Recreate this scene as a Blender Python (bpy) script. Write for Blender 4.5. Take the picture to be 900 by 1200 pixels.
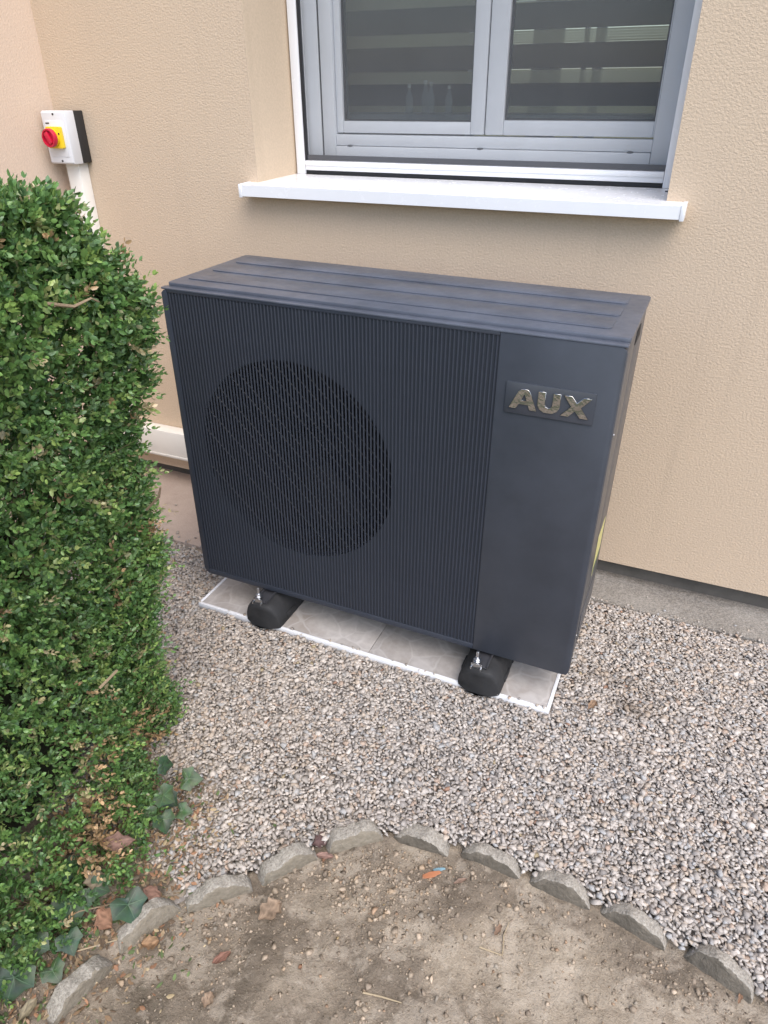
import bpy, bmesh, math, random
import numpy as np
from mathutils import Vector, Matrix, Quaternion

random.seed(7); RNG = np.random.default_rng(7)
for o in list(bpy.data.objects): bpy.data.objects.remove(o)
S = bpy.context.scene
C = S.collection

# ------------------------------------------------------------------ camera
cam_d = bpy.data.cameras.new('camera'); cam = bpy.data.objects.new('camera', cam_d); C.objects.link(cam)
cam_d.sensor_fit = 'HORIZONTAL'; cam_d.sensor_width = 36.0
cam_d.lens = 832.75 / 900 * 36.0
cam_d.clip_start = 0.02; cam_d.clip_end = 2000
_yaw, _pit, _rol = math.radians(-23.693), math.radians(31.295), math.radians(0.118)
fw = Vector((math.sin(_yaw)*math.cos(_pit), math.cos(_yaw)*math.cos(_pit), -math.sin(_pit)))
rt = Vector((math.cos(_yaw), -math.sin(_yaw), 0)); up = rt.cross(fw)
r2 = rt*math.cos(_rol) + up*math.sin(_rol); u2 = up*math.cos(_rol) - rt*math.sin(_rol)
M = Matrix((r2, u2, -fw)).transposed().to_4x4(); M.translation = Vector((1.2983, -1.4985, 1.4946))
cam.matrix_world = M
S.camera = cam

# ------------------------------------------------------------------ sky, sun, exposure
SUN_EL, SUN_AZ = 56.0, 136.0          # azimuth clockwise from +y : from the right, behind the camera
wd = bpy.data.worlds.new('World'); S.world = wd; wd.use_nodes = True
nt = wd.node_tree; bg = nt.nodes['Background']
sky = nt.nodes.new('ShaderNodeTexSky'); sky.sky_type = 'NISHITA'; sky.sun_disc = False
sky.sun_elevation = math.radians(SUN_EL); sky.sun_rotation = math.radians(SUN_AZ)
sky.air_density = 1.0; sky.dust_density = 2.0; sky.ozone_density = 1.0
nt.links.new(sky.outputs[0], bg.inputs[0]); bg.inputs[1].default_value = 0.15
sl = bpy.data.lights.new('sun', 'SUN'); sl.energy = 1.1; sl.angle = math.radians(55); sl.color = (1.0, 0.97, 0.93)
so = bpy.data.objects.new('sun', sl); C.objects.link(so)
_e, _a = math.radians(SUN_EL), math.radians(SUN_AZ)
sd = Vector((math.cos(_e)*math.sin(_a), math.cos(_e)*math.cos(_a), math.sin(_e)))
so.rotation_euler = sd.to_track_quat('Z', 'Y').to_euler(); so.location = sd*8
S.view_settings.view_transform = 'Standard'; S.view_settings.look = 'None'
S.view_settings.exposure = 1.08; S.view_settings.gamma = 1.0
S.cycles.caustics_reflective = False; S.cycles.caustics_refractive = False
try: S.view_settings.use_curve_mapping = False
except Exception: pass

# ------------------------------------------------------------------ materials
def newmat(name):
    m = bpy.data.materials.new(name); m.use_nodes = True
    return m, m.node_tree, m.node_tree.nodes['Principled BSDF']
def N(t, kind, **kw):
    n = t.nodes.new(kind)
    for k, v in kw.items():
        if k in n.inputs: n.inputs[k].default_value = v
        else: setattr(n, k, v)
    return n
def coord(t): return t.nodes.new('ShaderNodeTexCoord').outputs['Object']
def ramp(t, src, stops):
    r = t.nodes.new('ShaderNodeValToRGB'); e = r.color_ramp.elements
    while len(e) < len(stops): e.new(0.5)
    for el, (p, c) in zip(e, stops): el.position = p; el.color = (*c, 1) if len(c) == 3 else c
    t.links.new(src, r.inputs[0]); return r.outputs[0]
def mixc(t, fac, a, b, mode='MIX'):
    m = t.nodes.new('ShaderNodeMix'); m.data_type = 'RGBA'; m.blend_type = mode
    for s, v in ((m.inputs[0], fac), (m.inputs[6], a), (m.inputs[7], b)):
        if hasattr(v, 'is_linked'): t.links.new(v, s)
        elif isinstance(v, (int, float)): s.default_value = v
        else: s.default_value = (*v, 1)
    return m.outputs[2]
def bump(t, bs, h, strength, dist):
    b = N(t, 'ShaderNodeBump'); b.inputs['Strength'].default_value = strength; b.inputs['Distance'].default_value = dist
    t.links.new(h, b.inputs['Height']); t.links.new(b.outputs[0], bs.inputs['Normal']); return b
def noise(t, co, scale, detail=4, rough=0.5, w=0):
    n = N(t, 'ShaderNodeTexNoise'); n.inputs['Scale'].default_value = scale; n.inputs['Detail'].default_value = detail
    n.inputs['Roughness'].default_value = rough
    if co is not None:
        if w:
            mp = N(t, 'ShaderNodeMapping'); mp.inputs['Location'].default_value = (w, w*2, w*3)
            t.links.new(co, mp.inputs[0]); co = mp.outputs[0]
        t.links.new(co, n.inputs['Vector'])
    return n.outputs['Fac']
def paint(name, col, rough=0.45, var=0.06, bscale=0, bstr=0.1, metal=0.0, spec=0.5):
    m, t, b = newmat(name); co = coord(t)
    n = noise(t, co, 9, 5, 0.6)
    c2 = tuple(max(0, x*(1-var)) for x in col); c3 = tuple(min(1, x*(1+var)) for x in col)
    t.links.new(ramp(t, n, [(0.35, c2), (0.65, c3)]), b.inputs['Base Color'])
    n2 = noise(t, co, 40, 4, 0.6, 3)
    t.links.new(ramp(t, n2, [(0.3, (rough*0.85,)*3), (0.7, (min(1, rough*1.15),)*3)]), b.inputs['Roughness'])
    b.inputs['Metallic'].default_value = metal; b.inputs['Specular IOR Level'].default_value = spec
    if bscale: bump(t, b, noise(t, co, bscale, 3, 0.5, 5), bstr, 0.001)
    return m

MAT = {}
def stucco(name, base, dirt, strength):
    m, t, b = newmat(name); co = coord(t)
    big = noise(t, co, 1.3, 5, 0.55); fine = noise(t, co, 160, 3, 0.6, 2)
    c = ramp(t, big, [(0.3, dirt), (0.7, base)])
    c = mixc(t, 0.22, c, ramp(t, fine, [(0.35, tuple(x*0.72 for x in base)), (0.65, tuple(min(1, x*1.15) for x in base))]))
    # faint rain streaks
    mp = N(t, 'ShaderNodeMapping'); mp.inputs['Scale'].default_value = (14, 14, 0.7); t.links.new(co, mp.inputs[0])
    st = noise(t, mp.outputs[0], 1.0, 4, 0.6)
    c = mixc(t, ramp(t, st, [(0.58, (0, 0, 0)), (0.8, (0.22,)*3)]), c, tuple(x*0.7 for x in dirt))
    t.links.new(c, b.inputs['Base Color']); b.inputs['Roughness'].default_value = 0.92
    b.inputs['Specular IOR Level'].default_value = 0.2
    mp2 = N(t, 'ShaderNodeMapping'); mp2.inputs['Scale'].default_value = (1, 1, 1.15); t.links.new(co, mp2.inputs[0])
    v1 = noise(t, mp2.outputs[0], 150, 2, 0.5, 9); v2 = noise(t, mp2.outputs[0], 320, 2, 0.5, 4)
    ad = N(t, 'ShaderNodeMath', operation='MULTIPLY_ADD'); t.links.new(v2, ad.inputs[0]); ad.inputs[1].default_value = 0.45; t.links.new(v1, ad.inputs[2])
    bump(t, b, ad.outputs[0], strength, 0.005)
    return m
MAT['stucco'] = stucco('beige_render', (0.605, 0.474, 0.345), (0.56, 0.44, 0.325), 0.45)
MAT['stucco2'] = stucco('peach_render', (0.72, 0.57, 0.45), (0.67, 0.53, 0.415), 0.25)
MAT['reveal'] = stucco('smooth_render', (0.61, 0.485, 0.355), (0.58, 0.46, 0.335), 0.12)
MAT['white'] = paint('white_lacquer', (0.80, 0.80, 0.81), 0.25, 0.015)
MAT['pvc'] = paint('white_pvc', (0.78, 0.80, 0.83), 0.4, 0.02)
MAT['trunk'] = paint('cream_plastic', (0.80, 0.77, 0.71), 0.45, 0.03)
MAT['gasket'] = paint('black_gasket', (0.015, 0.015, 0.017), 0.6)
MAT['boxwhite'] = paint('light_grey_plastic', (0.70, 0.71, 0.73), 0.4, 0.02)
MAT['boxdark'] = paint('charcoal_plastic', (0.022, 0.021, 0.021), 0.55)
MAT['red'] = paint('red_plastic', (0.55, 0.012, 0.045), 0.35, 0.05)
MAT['yellow'] = paint('yellow_plastic', (0.80, 0.56, 0.02), 0.4, 0.04)
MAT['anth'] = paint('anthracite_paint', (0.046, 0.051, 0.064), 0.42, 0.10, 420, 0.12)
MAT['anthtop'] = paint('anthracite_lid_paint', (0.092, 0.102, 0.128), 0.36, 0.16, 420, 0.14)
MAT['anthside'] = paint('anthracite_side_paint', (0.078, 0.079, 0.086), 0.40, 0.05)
MAT['rib'] = paint('rib_plastic', (0.034, 0.040, 0.055), 0.45, 0.05)
MAT['groove'] = paint('groove_plastic', (0.024, 0.029, 0.040), 0.5, 0.05)
MAT['black'] = paint('black_interior', (0.006, 0.006, 0.008), 0.7)
MAT['fan'] = paint('fan_plastic', (0.005, 0.005, 0.006), 0.5)
MAT['guard'] = paint('guard_wire', (0.016, 0.018, 0.023), 0.45)
MAT['plate'] = paint('badge_plate', (0.050, 0.055, 0.068), 0.2, 0.03)
MAT['chrome'] = paint('chrome', (0.50, 0.495, 0.49), 0.05, 0.3, 70, 1.0, metal=1.0)
MAT['steel'] = paint('zinc_steel', (0.62, 0.63, 0.65), 0.28, 0.08, metal=1.0)
MAT['alu'] = paint('dull_aluminium', (0.10, 0.10, 0.11), 0.4, 0.08, metal=0.7)
MAT['sticker'] = paint('yellow_sticker', (0.60, 0.55, 0.22), 0.5, 0.03)
MAT['stickerdark'] = paint('sticker_print', (0.10, 0.14, 0.07), 0.5)
MAT['rubber'] = paint('black_rubber', (0.020, 0.020, 0.021), 0.75, 0.5, 300, 0.4)
MAT['litter_blue'] = paint('blue_plastic_scrap', (0.26, 0.42, 0.48), 0.5)
MAT['litter_orange'] = paint('orange_plastic_scrap', (0.48, 0.19, 0.09), 0.6)
MAT['fabric_dark'] = paint('dark_blind_fabric', (0.016, 0.017, 0.020), 0.9, 0.06)
MAT['roomwall'] = paint('interior_wall', (0.22, 0.19, 0.15), 0.9)
MAT['innersill'] = paint('inner_sill_white', (0.45, 0.45, 0.45), 0.5)
MAT['bark'] = paint('twig_bark', (0.26, 0.19, 0.12), 0.85, 0.25, 200, 0.5)
MAT['grime'] = paint('plinth_grime', (0.11, 0.10, 0.088), 0.95, 0.2, 60, 0.6)

def concrete(name, a, b_, rough, bstr, specks=0.25):
    m, t, b = newmat(name); co = coord(t)
    c = ramp(t, noise(t, co, 5, 7, 0.65), [(0.3, a), (0.7, b_)])
    sp = noise(t, co, 190, 3, 0.7, 4)
    c = mixc(t, specks, c, ramp(t, sp, [(0.35, tuple(x*0.45 for x in a)), (0.62, tuple(min(1, x*1.5) for x in b_))]))
    stn = noise(t, co, 14, 5, 0.7, 7)
    c = mixc(t, ramp(t, stn, [(0.55, (0, 0, 0)), (0.75, (0.45,)*3)]), c, tuple(x*0.5 for x in a))
    t.links.new(c, b.inputs['Base Color']); b.inputs['Roughness'].default_value = rough
    b.inputs['Specular IOR Level'].default_value = 0.25
    ad = N(t, 'ShaderNodeMath', operation='MULTIPLY_ADD'); t.links.new(noise(t, co, 260, 3, 0.6, 3), ad.inputs[0])
    ad.inputs[1].default_value = 0.5; t.links.new(noise(t, co, 50, 5, 0.6, 8), ad.inputs[2])
    bump(t, b, ad.outputs[0], bstr, 0.006); return m
MAT['concrete'] = concrete('rough_concrete', (0.18, 0.162, 0.14), (0.33, 0.305, 0.27), 0.95, 1.0, 0.4)
MAT['slab'] = concrete('smooth_slab', (0.38, 0.30, 0.25), (0.47, 0.385, 0.325), 0.9, 0.25, 0.1)
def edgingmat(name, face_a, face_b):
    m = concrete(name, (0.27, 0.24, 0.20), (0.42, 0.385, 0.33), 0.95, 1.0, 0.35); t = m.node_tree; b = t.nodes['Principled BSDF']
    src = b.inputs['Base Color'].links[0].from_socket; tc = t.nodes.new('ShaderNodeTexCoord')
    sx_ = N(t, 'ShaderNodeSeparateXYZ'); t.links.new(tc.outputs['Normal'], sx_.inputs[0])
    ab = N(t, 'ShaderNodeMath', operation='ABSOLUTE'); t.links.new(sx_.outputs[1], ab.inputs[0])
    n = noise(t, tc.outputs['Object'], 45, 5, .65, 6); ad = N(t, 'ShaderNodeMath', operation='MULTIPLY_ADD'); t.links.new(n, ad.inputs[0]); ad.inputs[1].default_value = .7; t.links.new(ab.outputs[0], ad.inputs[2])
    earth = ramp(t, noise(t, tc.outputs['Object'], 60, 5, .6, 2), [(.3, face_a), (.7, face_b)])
    c = mixc(t, ramp(t, ad.outputs[0], [(.85, (0, 0, 0)), (1.2, (.9,)*3)]), src, earth)  # broad faces mix to a darker tone by normal, rims keep the concrete
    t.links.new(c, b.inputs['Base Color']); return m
MAT['edging'] = edgingmat('pale_faced_edging', (0.19, 0.16, 0.115), (0.30, 0.26, 0.20))
MAT['edging_dark'] = edgingmat('dark_faced_edging', (0.11, 0.095, 0.073), (0.20, 0.172, 0.135))

def attrmat(name, rough, transl=0.0, spec=0.4, bscale=0, bstr=0.3):
    m, t, b = newmat(name)
    at = N(t, 'ShaderNodeAttribute'); at.attribute_name = 'tint'
    col = at.outputs['Color']
    if bscale:
        co = coord(t); n = noise(t, co, bscale, 4, 0.65)
        col = mixc(t, 0.6, col, ramp(t, n, [(0.3, (0.78,)*3), (0.7, (1.22,)*3)]), 'MULTIPLY'); bump(t, b, n, bstr, 0.002)
    t.links.new(col, b.inputs['Base Color']); b.inputs['Roughness'].default_value = rough
    b.inputs['Specular IOR Level'].default_value = spec
    if transl:
        tr = N(t, 'ShaderNodeBsdfTranslucent'); t.links.new(col, tr.inputs[0])
        mx = N(t, 'ShaderNodeMixShader'); mx.inputs[0].default_value = transl
        out = t.nodes['Material Output']
        t.links.new(b.outputs[0], mx.inputs[1]); t.links.new(tr.outputs[0], mx.inputs[2]); t.links.new(mx.outputs[0], out.inputs[0])
    return m
MAT['pebble'] = attrmat('gravel_stone', 0.95, 0, 0.15, 240, 0.25)
MAT['leaf'] = attrmat('box_leaf', 0.32, 0.22, 0.5)
MAT['ivy'] = attrmat('ivy_leaf', 0.38, 0.08, 0.4, 130, 0.25)
MAT['dry'] = attrmat('dry_leaf', 0.85, 0.1, 0.2, 160, 0.5)

def soilmat():
    m, t, b = newmat('dry_soil'); co = coord(t)
    n1 = noise(t, co, 4.2, 8, 0.62, 1.7); n2 = noise(t, co, 22, 6, 0.7, 3); n3 = noise(t, co, 230, 4, 0.7, 5)
    at = N(t, 'ShaderNodeAttribute'); at.attribute_name = 'tint'
    sepc = N(t, 'ShaderNodeSeparateColor'); t.links.new(at.outputs['Color'], sepc.inputs[0])
    ad = N(t, 'ShaderNodeMath', operation='ADD'); t.links.new(n1, ad.inputs[0]); t.links.new(sepc.outputs[0], ad.inputs[1])
    c = ramp(t, ad.outputs[0], [(0.28, (0.17, 0.14, 0.108)), (0.42, (0.255, 0.212, 0.165)), (0.54, (0.37, 0.312, 0.242)), (0.8, (0.44, 0.375, 0.295))])
    c = mixc(t, 0.5, c, ramp(t, n2, [(0.3, (0.6, 0.58, 0.55)), (0.7, (1.25, 1.22, 1.18))]), 'MULTIPLY')
    c = mixc(t, 0.5, c, ramp(t, n3, [(0.3, (0.55, 0.53, 0.5)), (0.7, (1.3, 1.28, 1.25))]), 'MULTIPLY')
    crust = noise(t, co, 11, 7, 0.68, 13)
    c = mixc(t, ramp(t, crust, [(0.50, (0, 0, 0)), (0.56, (0.5,)*3)]), c, (0.50, 0.425, 0.335))
    # greenish algae film
    g = noise(t, co, 9, 5, 0.7, 11)
    c = mixc(t, ramp(t, g, [(0.62, (0, 0, 0)), (0.78, (0.4,)*3)]), c, (0.075, 0.085, 0.045))
    t.links.new(c, b.inputs['Base Color']); b.inputs['Roughness'].default_value = 1.0; b.inputs['Specular IOR Level'].default_value = 0.15
    a2 = N(t, 'ShaderNodeMath', operation='MULTIPLY_ADD'); t.links.new(n3, a2.inputs[0]); a2.inputs[1].default_value = 0.35; t.links.new(n2, a2.inputs[2])
    bump(t, b, a2.outputs[0], 0.9, 0.012); return m
MAT['soil'] = soilmat()
def dustmat():
    m, t, b = newmat('gravel_dust'); co = coord(t)
    c = ramp(t, noise(t, co, 90, 6, 0.7), [(0.3, (0.20, 0.175, 0.155)), (0.7, (0.36, 0.325, 0.29))])
    t.links.new(c, b.inputs['Base Color']); b.inputs['Roughness'].default_value = 1
    bump(t, b, noise(t, co, 120, 4, 0.6, 2), 0.8, 0.006); return m
MAT['dust'] = dustmat()
def groundmat():
    m, t, b = newmat('garden_ground'); co = coord(t)
    c = ramp(t, noise(t, co, 1.5, 8, 0.65), [(0.35, (0.16, 0.135, 0.09)), (0.65, (0.11, 0.125, 0.06))])
    t.links.new(c, b.inputs['Base Color']); b.inputs['Roughness'].default_value = 1
    return m
MAT['ground'] = groundmat()
def tilemat():
    m, t, b = newmat('stone_look_tile'); co = coord(t)
    wv = N(t, 'ShaderNodeTexNoise'); wv.inputs['Scale'].default_value = 6; wv.inputs['Detail'].default_value = 3
    t.links.new(co, wv.inputs['Vector'])
    mx = N(t, 'ShaderNodeVectorMath', operation='MULTIPLY_ADD'); t.links.new(wv.outputs['Color'], mx.inputs[0]); mx.inputs[1].default_value = (0.08,)*3; t.links.new(co, mx.inputs[2])
    v = N(t, 'ShaderNodeTexVoronoi'); v.feature = 'DISTANCE_TO_EDGE'; v.inputs['Scale'].default_value = 12; t.links.new(mx.outputs[0], v.inputs['Vector'])
    v2 = N(t, 'ShaderNodeTexVoronoi'); v2.inputs['Scale'].default_value = 12; t.links.new(mx.outputs[0], v2.inputs['Vector'])
    sc = N(t, 'ShaderNodeSeparateColor'); t.links.new(v2.outputs['Color'], sc.inputs[0])
    c = ramp(t, sc.outputs[0], [(0.0, (0.36, 0.33, 0.305)), (0.5, (0.42, 0.39, 0.365)), (1.0, (0.38, 0.345, 0.315))])
    c = mixc(t, 0.5, c, ramp(t, noise(t, co, 45, 6, 0.65, 3), [(0.3, (0.70,)*3), (0.7, (1.15,)*3)]), 'MULTIPLY')
    c = mixc(t, ramp(t, noise(t, co, 7, 5, .6, 6), [(0.5, (0, 0, 0)), (0.72, (0.55,)*3)]), c, (0.24, 0.20, 0.165))
    c = mixc(t, ramp(t, v.outputs['Distance'], [(0.01, (0.4,)*3), (0.05, (0, 0, 0))]), c, (0.52, 0.49, 0.465))
    t.links.new(c, b.inputs['Base Color']); b.inputs['Roughness'].default_value = 0.45; return m
MAT['tile'] = tilemat()
def thinglass():
    m, t, b = newmat('window_glass'); out = t.nodes['Material Output']
    tr = N(t, 'ShaderNodeBsdfTransparent'); tr.inputs[0].default_value = (0.80, 0.83, 0.82, 1)
    gl = N(t, 'ShaderNodeBsdfGlossy'); gl.inputs['Roughness'].default_value = 0.01
    fr = N(t, 'ShaderNodeFresnel'); fr.inputs[0].default_value = 1.5
    mx = N(t, 'ShaderNodeMixShader'); t.links.new(fr.outputs[0], mx.inputs[0]); t.links.new(tr.outputs[0], mx.inputs[1]); t.links.new(gl.outputs[0], mx.inputs[2])
    t.links.new(mx.outputs[0], out.inputs[0]); return m
MAT['glass'] = thinglass()
def gauze(name, col, cover):
    m, t, b = newmat(name); out = t.nodes['Material Output']
    tr = N(t, 'ShaderNodeBsdfTransparent'); df = N(t, 'ShaderNodeBsdfDiffuse'); df.inputs[0].default_value = (*col, 1)
    mx = N(t, 'ShaderNodeMixShader')
    co = coord(t); n = noise(t, co, 6, 3, 0.5)
    r = ramp(t, n, [(0.3, (cover*0.93,)*3), (0.7, (min(1, cover*1.07),)*3)]); t.links.new(r, mx.inputs[0])
    t.links.new(tr.outputs[0], mx.inputs[1]); t.links.new(df.outputs[0], mx.inputs[2]); t.links.new(mx.outputs[0], out.inputs[0]); return m
MAT['screen'] = gauze('insect_mesh', (0.20, 0.207, 0.215), 0.33)
MAT['sheer'] = gauze('sheer_blind_fabric', (0.85, 0.80, 0.55), 0.45)
def shuttermat():
    m, t, b = newmat('backlit_shutter'); out = t.nodes['Material Output']
    tr = N(t, 'ShaderNodeBsdfTranslucent'); tr.inputs[0].default_value = (0.85, 0.76, 0.48, 1)
    mx = N(t, 'ShaderNodeMixShader'); mx.inputs[0].default_value = 0.8; b.inputs['Base Color'].default_value = (0.7, 0.64, 0.45, 1)
    t.links.new(b.outputs[0], mx.inputs[1]); t.links.new(tr.outputs[0], mx.inputs[2]); t.links.new(mx.outputs[0], out.inputs[0]); return m
MAT['shutter'] = shuttermat()
MAT['bottle'] = gauze('clear_bottle', (0.75, 0.80, 0.82), 0.28)

# ------------------------------------------------------------------ helpers
def link(name, me, mat, parent=None, loc=None):
    o = bpy.data.objects.new(name, me); C.objects.link(o)
    if mat is not None and not me.materials: me.materials.append(MAT[mat])
    if parent is not None: o.parent = parent
    if loc is not None: o.location = loc
    return o
def tag(o, label, cat, group=None, kind=None):
    if label: o['label'] = label
    if cat: o['category'] = cat
    if group: o['group'] = group
    if kind: o['kind'] = kind
    return o
def thing(name, loc, label, cat, group=None):
    o = bpy.data.objects.new(name, None); C.objects.link(o); o.location = loc; o.empty_display_size = 0.05
    return tag(o, label, cat, group)
class MB:
    """collects shapes given in world coordinates"""
    def __init__(s): s.bm = bmesh.new()
    def merge(s, b):
        me = bpy.data.meshes.new('tmp'); b.to_mesh(me); b.free(); s.bm.from_mesh(me); bpy.data.meshes.remove(me); return s
    def box(s, x0, x1, y0, y1, z0, z1, bev=0.0, seg=2):
        b = bmesh.new(); bmesh.ops.create_cube(b, size=1)
        for v in b.verts: v.co = Vector(((x0+x1)/2+v.co.x*(x1-x0), (y0+y1)/2+v.co.y*(y1-y0), (z0+z1)/2+v.co.z*(z1-z0)))
        if bev: bmesh.ops.bevel(b, geom=b.edges[:], offset=bev, segments=seg, profile=0.5, affect='EDGES', clamp_overlap=True)
        return s.merge(b)
    def prism(s, pts, axis, a0, a1, bev=0.0, seg=2):
        """pts 2-D in the plane normal to axis ('x': (y,z), 'y': (x,z), 'z': (x,y))"""
        b = bmesh.new()
        def P(p, a): return {'x': (a, p[0], p[1]), 'y': (p[0], a, p[1]), 'z': (p[0], p[1], a)}[axis]
        A = [b.verts.new(P(p, a0)) for p in pts]; B = [b.verts.new(P(p, a1)) for p in pts]
        n = len(pts)
        b.faces.new(A); b.faces.new(B)
        for i in range(n): b.faces.new((A[i], A[(i+1) % n], B[(i+1) % n], B[i]))
        bmesh.ops.recalc_face_normals(b, faces=b.faces[:])
        if bev: bmesh.ops.bevel(b, geom=b.edges[:], offset=bev, segments=seg, profile=0.5, affect='EDGES', clamp_overlap=True)
        return s.merge(b)
    def loft(s, rings, caps=True):
        R = [[s.bm.verts.new(p) for p in r] for r in rings]; n = len(R[0])
        for a, c in zip(R, R[1:]):
            for i in range(n): s.bm.faces.new((a[i], a[(i+1) % n], c[(i+1) % n], c[i]))
        if caps: s.bm.faces.new(R[0]); s.bm.faces.new(R[-1])
        bmesh.ops.recalc_face_normals(s.bm, faces=s.bm.faces[:]); return s
    def tube(s, pts, rad, n=8):
        pts = [Vector(p) for p in pts]
        if not hasattr(rad, '__len__'): rad = [rad]*len(pts)
        rings = []
        for i, p in enumerate(pts):
            d = (pts[min(i+1, len(pts)-1)] - pts[max(i-1, 0)]).normalized()
            a = d.orthogonal().normalized() if i == 0 else (pa - d*pa.dot(d)).normalized()
            pa = a; c = d.cross(a)
            rings.append([p + (a*math.cos(k*2*math.pi/n) + c*math.sin(k*2*math.pi/n))*rad[i] for k in range(n)])
        return s.loft(rings)
    def cyl(s, p, axis, r, h, n=16, bev=0.0):
        b = bmesh.new(); bmesh.ops.create_cone(b, cap_ends=True, segments=n, radius1=r, radius2=r, depth=h)
        if bev: bmesh.ops.bevel(b, geom=[e for e in b.edges if len(e.link_faces) == 2 and any(len(f.verts) > 4 for f in e.link_faces)], offset=bev, segments=2, affect='EDGES')
        q = Vector((0, 0, 1)).rotation_difference(Vector(axis)); mt = Matrix.Translation(Vector(p)) @ q.to_matrix().to_4x4()
        bmesh.ops.transform(b, matrix=mt, verts=b.verts[:]); return s.merge(b)
    def mesh(s, off=(0, 0, 0), smooth=35):
        for v in s.bm.verts: v.co -= Vector(off)
        me = bpy.data.meshes.new('m'); s.bm.to_mesh(me); s.bm.free()
        if smooth:
            for p in me.polygons: p.use_smooth = True
            me.set_sharp_from_angle(angle=math.radians(smooth))
        return me
    def build(s, name, mat, parent=None, smooth=35, base=None):
        """parent: an Empty (thing) at its location; world coords are kept"""
        off = Vector((0, 0, 0))
        p = parent
        while p is not None: off += p.location; p = p.parent
        if base is not None: off = Vector(base)
        me = s.mesh(off, smooth); me.name = name
        o = link(name, me, mat, parent)
        if parent is None and base is not None: o.location = base
        return o
def rrect(x0, x1, z0, z1, r, n=5):
    p = []
    for cx, cz, a in ((x1-r, z1-r, 0), (x0+r, z1-r, 90), (x0+r, z0+r, 180), (x1-r, z0+r, 270)):
        for k in range(n+1):
            t = math.radians(a + 90*k/n); p.append((cx+r*math.cos(t), cz+r*math.sin(t)))
    return p
def np_mesh(name, V, F, tint=None, smooth=False):
    """V (n,3), F (m,k) all faces of k corners; tint per vertex"""
    me = bpy.data.meshes.new(name); k = F.shape[1]
    me.vertices.add(len(V)); me.vertices.foreach_set('co', np.ascontiguousarray(V, np.float32).ravel())
    me.loops.add(F.size); me.loops.foreach_set('vertex_index', np.ascontiguousarray(F, np.int32).ravel())
    me.polygons.add(len(F)); me.polygons.foreach_set('loop_start', np.arange(0, F.size, k, dtype=np.int32))
    me.polygons.foreach_set('loop_total', np.full(len(F), k, np.int32))
    if smooth: me.polygons.foreach_set('use_smooth', np.ones(len(F), bool))
    me.update(calc_edges=True)
    if tint is not None:
        a = me.color_attributes.new('tint', 'FLOAT_COLOR', 'POINT')
        c = np.ones((len(V), 4), np.float32); c[:, :3] = tint; a.data.foreach_set('color', c.ravel())
    return me
def lattice_noise(x, y, scale, seed):
    g = np.random.default_rng(seed).random((128, 128))
    u = np.asarray(x)*scale + 500; v = np.asarray(y)*scale + 500
    i = np.floor(u).astype(int); j = np.floor(v).astype(int); fx = u-i; fy = v-j
    fx = fx*fx*(3-2*fx); fy = fy*fy*(3-2*fy)
    a = g[i % 128, j % 128]; b = g[(i+1) % 128, j % 128]; c = g[i % 128, (j+1) % 128]; d = g[(i+1) % 128, (j+1) % 128]
    return (a*(1-fx)+b*fx)*(1-fy) + (c*(1-fx)+d*fx)*fy
def fbm(x, y, scale, seed, oct=4):
    r = 0; amp = 0.5
    for k in range(oct): r = r + amp*lattice_noise(x, y, scale*2**k, seed+k); amp *= 0.5
    return r

# ------------------------------------------------------------------ ground, gravel bed, soil
ARC = [(0.41, -2.6), (0.43, -1.42), (0.448, -1.26), (0.474, -1.095), (0.515, -0.945), (0.606, -0.822), (0.715, -0.695), (0.83, -0.582), (0.975, -0.525),
       (1.135, -0.512), (1.294, -0.516), (1.447, -0.526), (1.615, -0.556), (1.775, -0.605), (1.93, -0.665), (2.6, -0.95)]
AX = np.array([p[0] for p in ARC]); AY = np.array([p[1] for p in ARC])
def inside_bed(x, y): return (y < np.interp(x, AX, AY)) & (x > 0.41)
g = MB(); g.box(-300, 300, -300, 300, -0.5, -0.09); o = g.build('ground', 'ground'); tag(o, None, None, kind='structure')
b = bmesh.new()
poly = [(2.8, -0.95)] + [(x, y+0.014) for x, y in reversed(ARC[4:-1])] + [(0.46, -0.90), (0.30, -0.80), (-1.2, -0.75), (-1.2, 0.75), (2.8, 0.75)]
f = b.faces.new([b.verts.new((x, y, -0.012)) for x, y in poly]); bmesh.ops.triangulate(b, faces=b.faces[:])
bmesh.ops.recalc_face_normals(b, faces=b.faces[:])
me = bpy.data.meshes.new('gravel_bed'); b.to_mesh(me); b.free(); o = link('gravel_bed', me, 'dust'); tag(o, None, None, kind='structure')

def soil_h(x, y):
    x = np.asarray(x, float); y = np.asarray(y, float)
    ins = inside_bed(x, y-0.03) & (x > .43)
    h = -0.032 + 0.030*(fbm(x, y, 5, 21)-0.45) + 0.012*(fbm(x, y, 28, 31)-0.45) + 0.005*(lattice_noise(x, y, 110, 41)-0.5)
    d = np.clip((np.interp(x, AX, AY)-y)/0.35, 0, 1)
    h = h + 0.012*d
    left = (~ins) & (x < 0.56) & (y < -0.55)
    hl = -0.004 + 0.016*(fbm(x, y, 14, 51)-0.5)
    return np.where(ins, h, np.where(left, hl, -0.06))
xs = np.arange(-0.6, 2.5, 0.008); ys = np.arange(-2.3, -0.42, 0.008)
gx, gy = np.meshgrid(xs, ys); hz = soil_h(gx, gy)
V = np.stack([gx.ravel(), gy.ravel(), hz.ravel()], 1); nx, ny = len(xs), len(ys)
idx = np.arange(nx*ny).reshape(ny, nx)
F = np.stack([idx[:-1, :-1].ravel(), idx[:-1, 1:].ravel(), idx[1:, 1:].ravel(), idx[1:, :-1].ravel()], 1)
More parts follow.
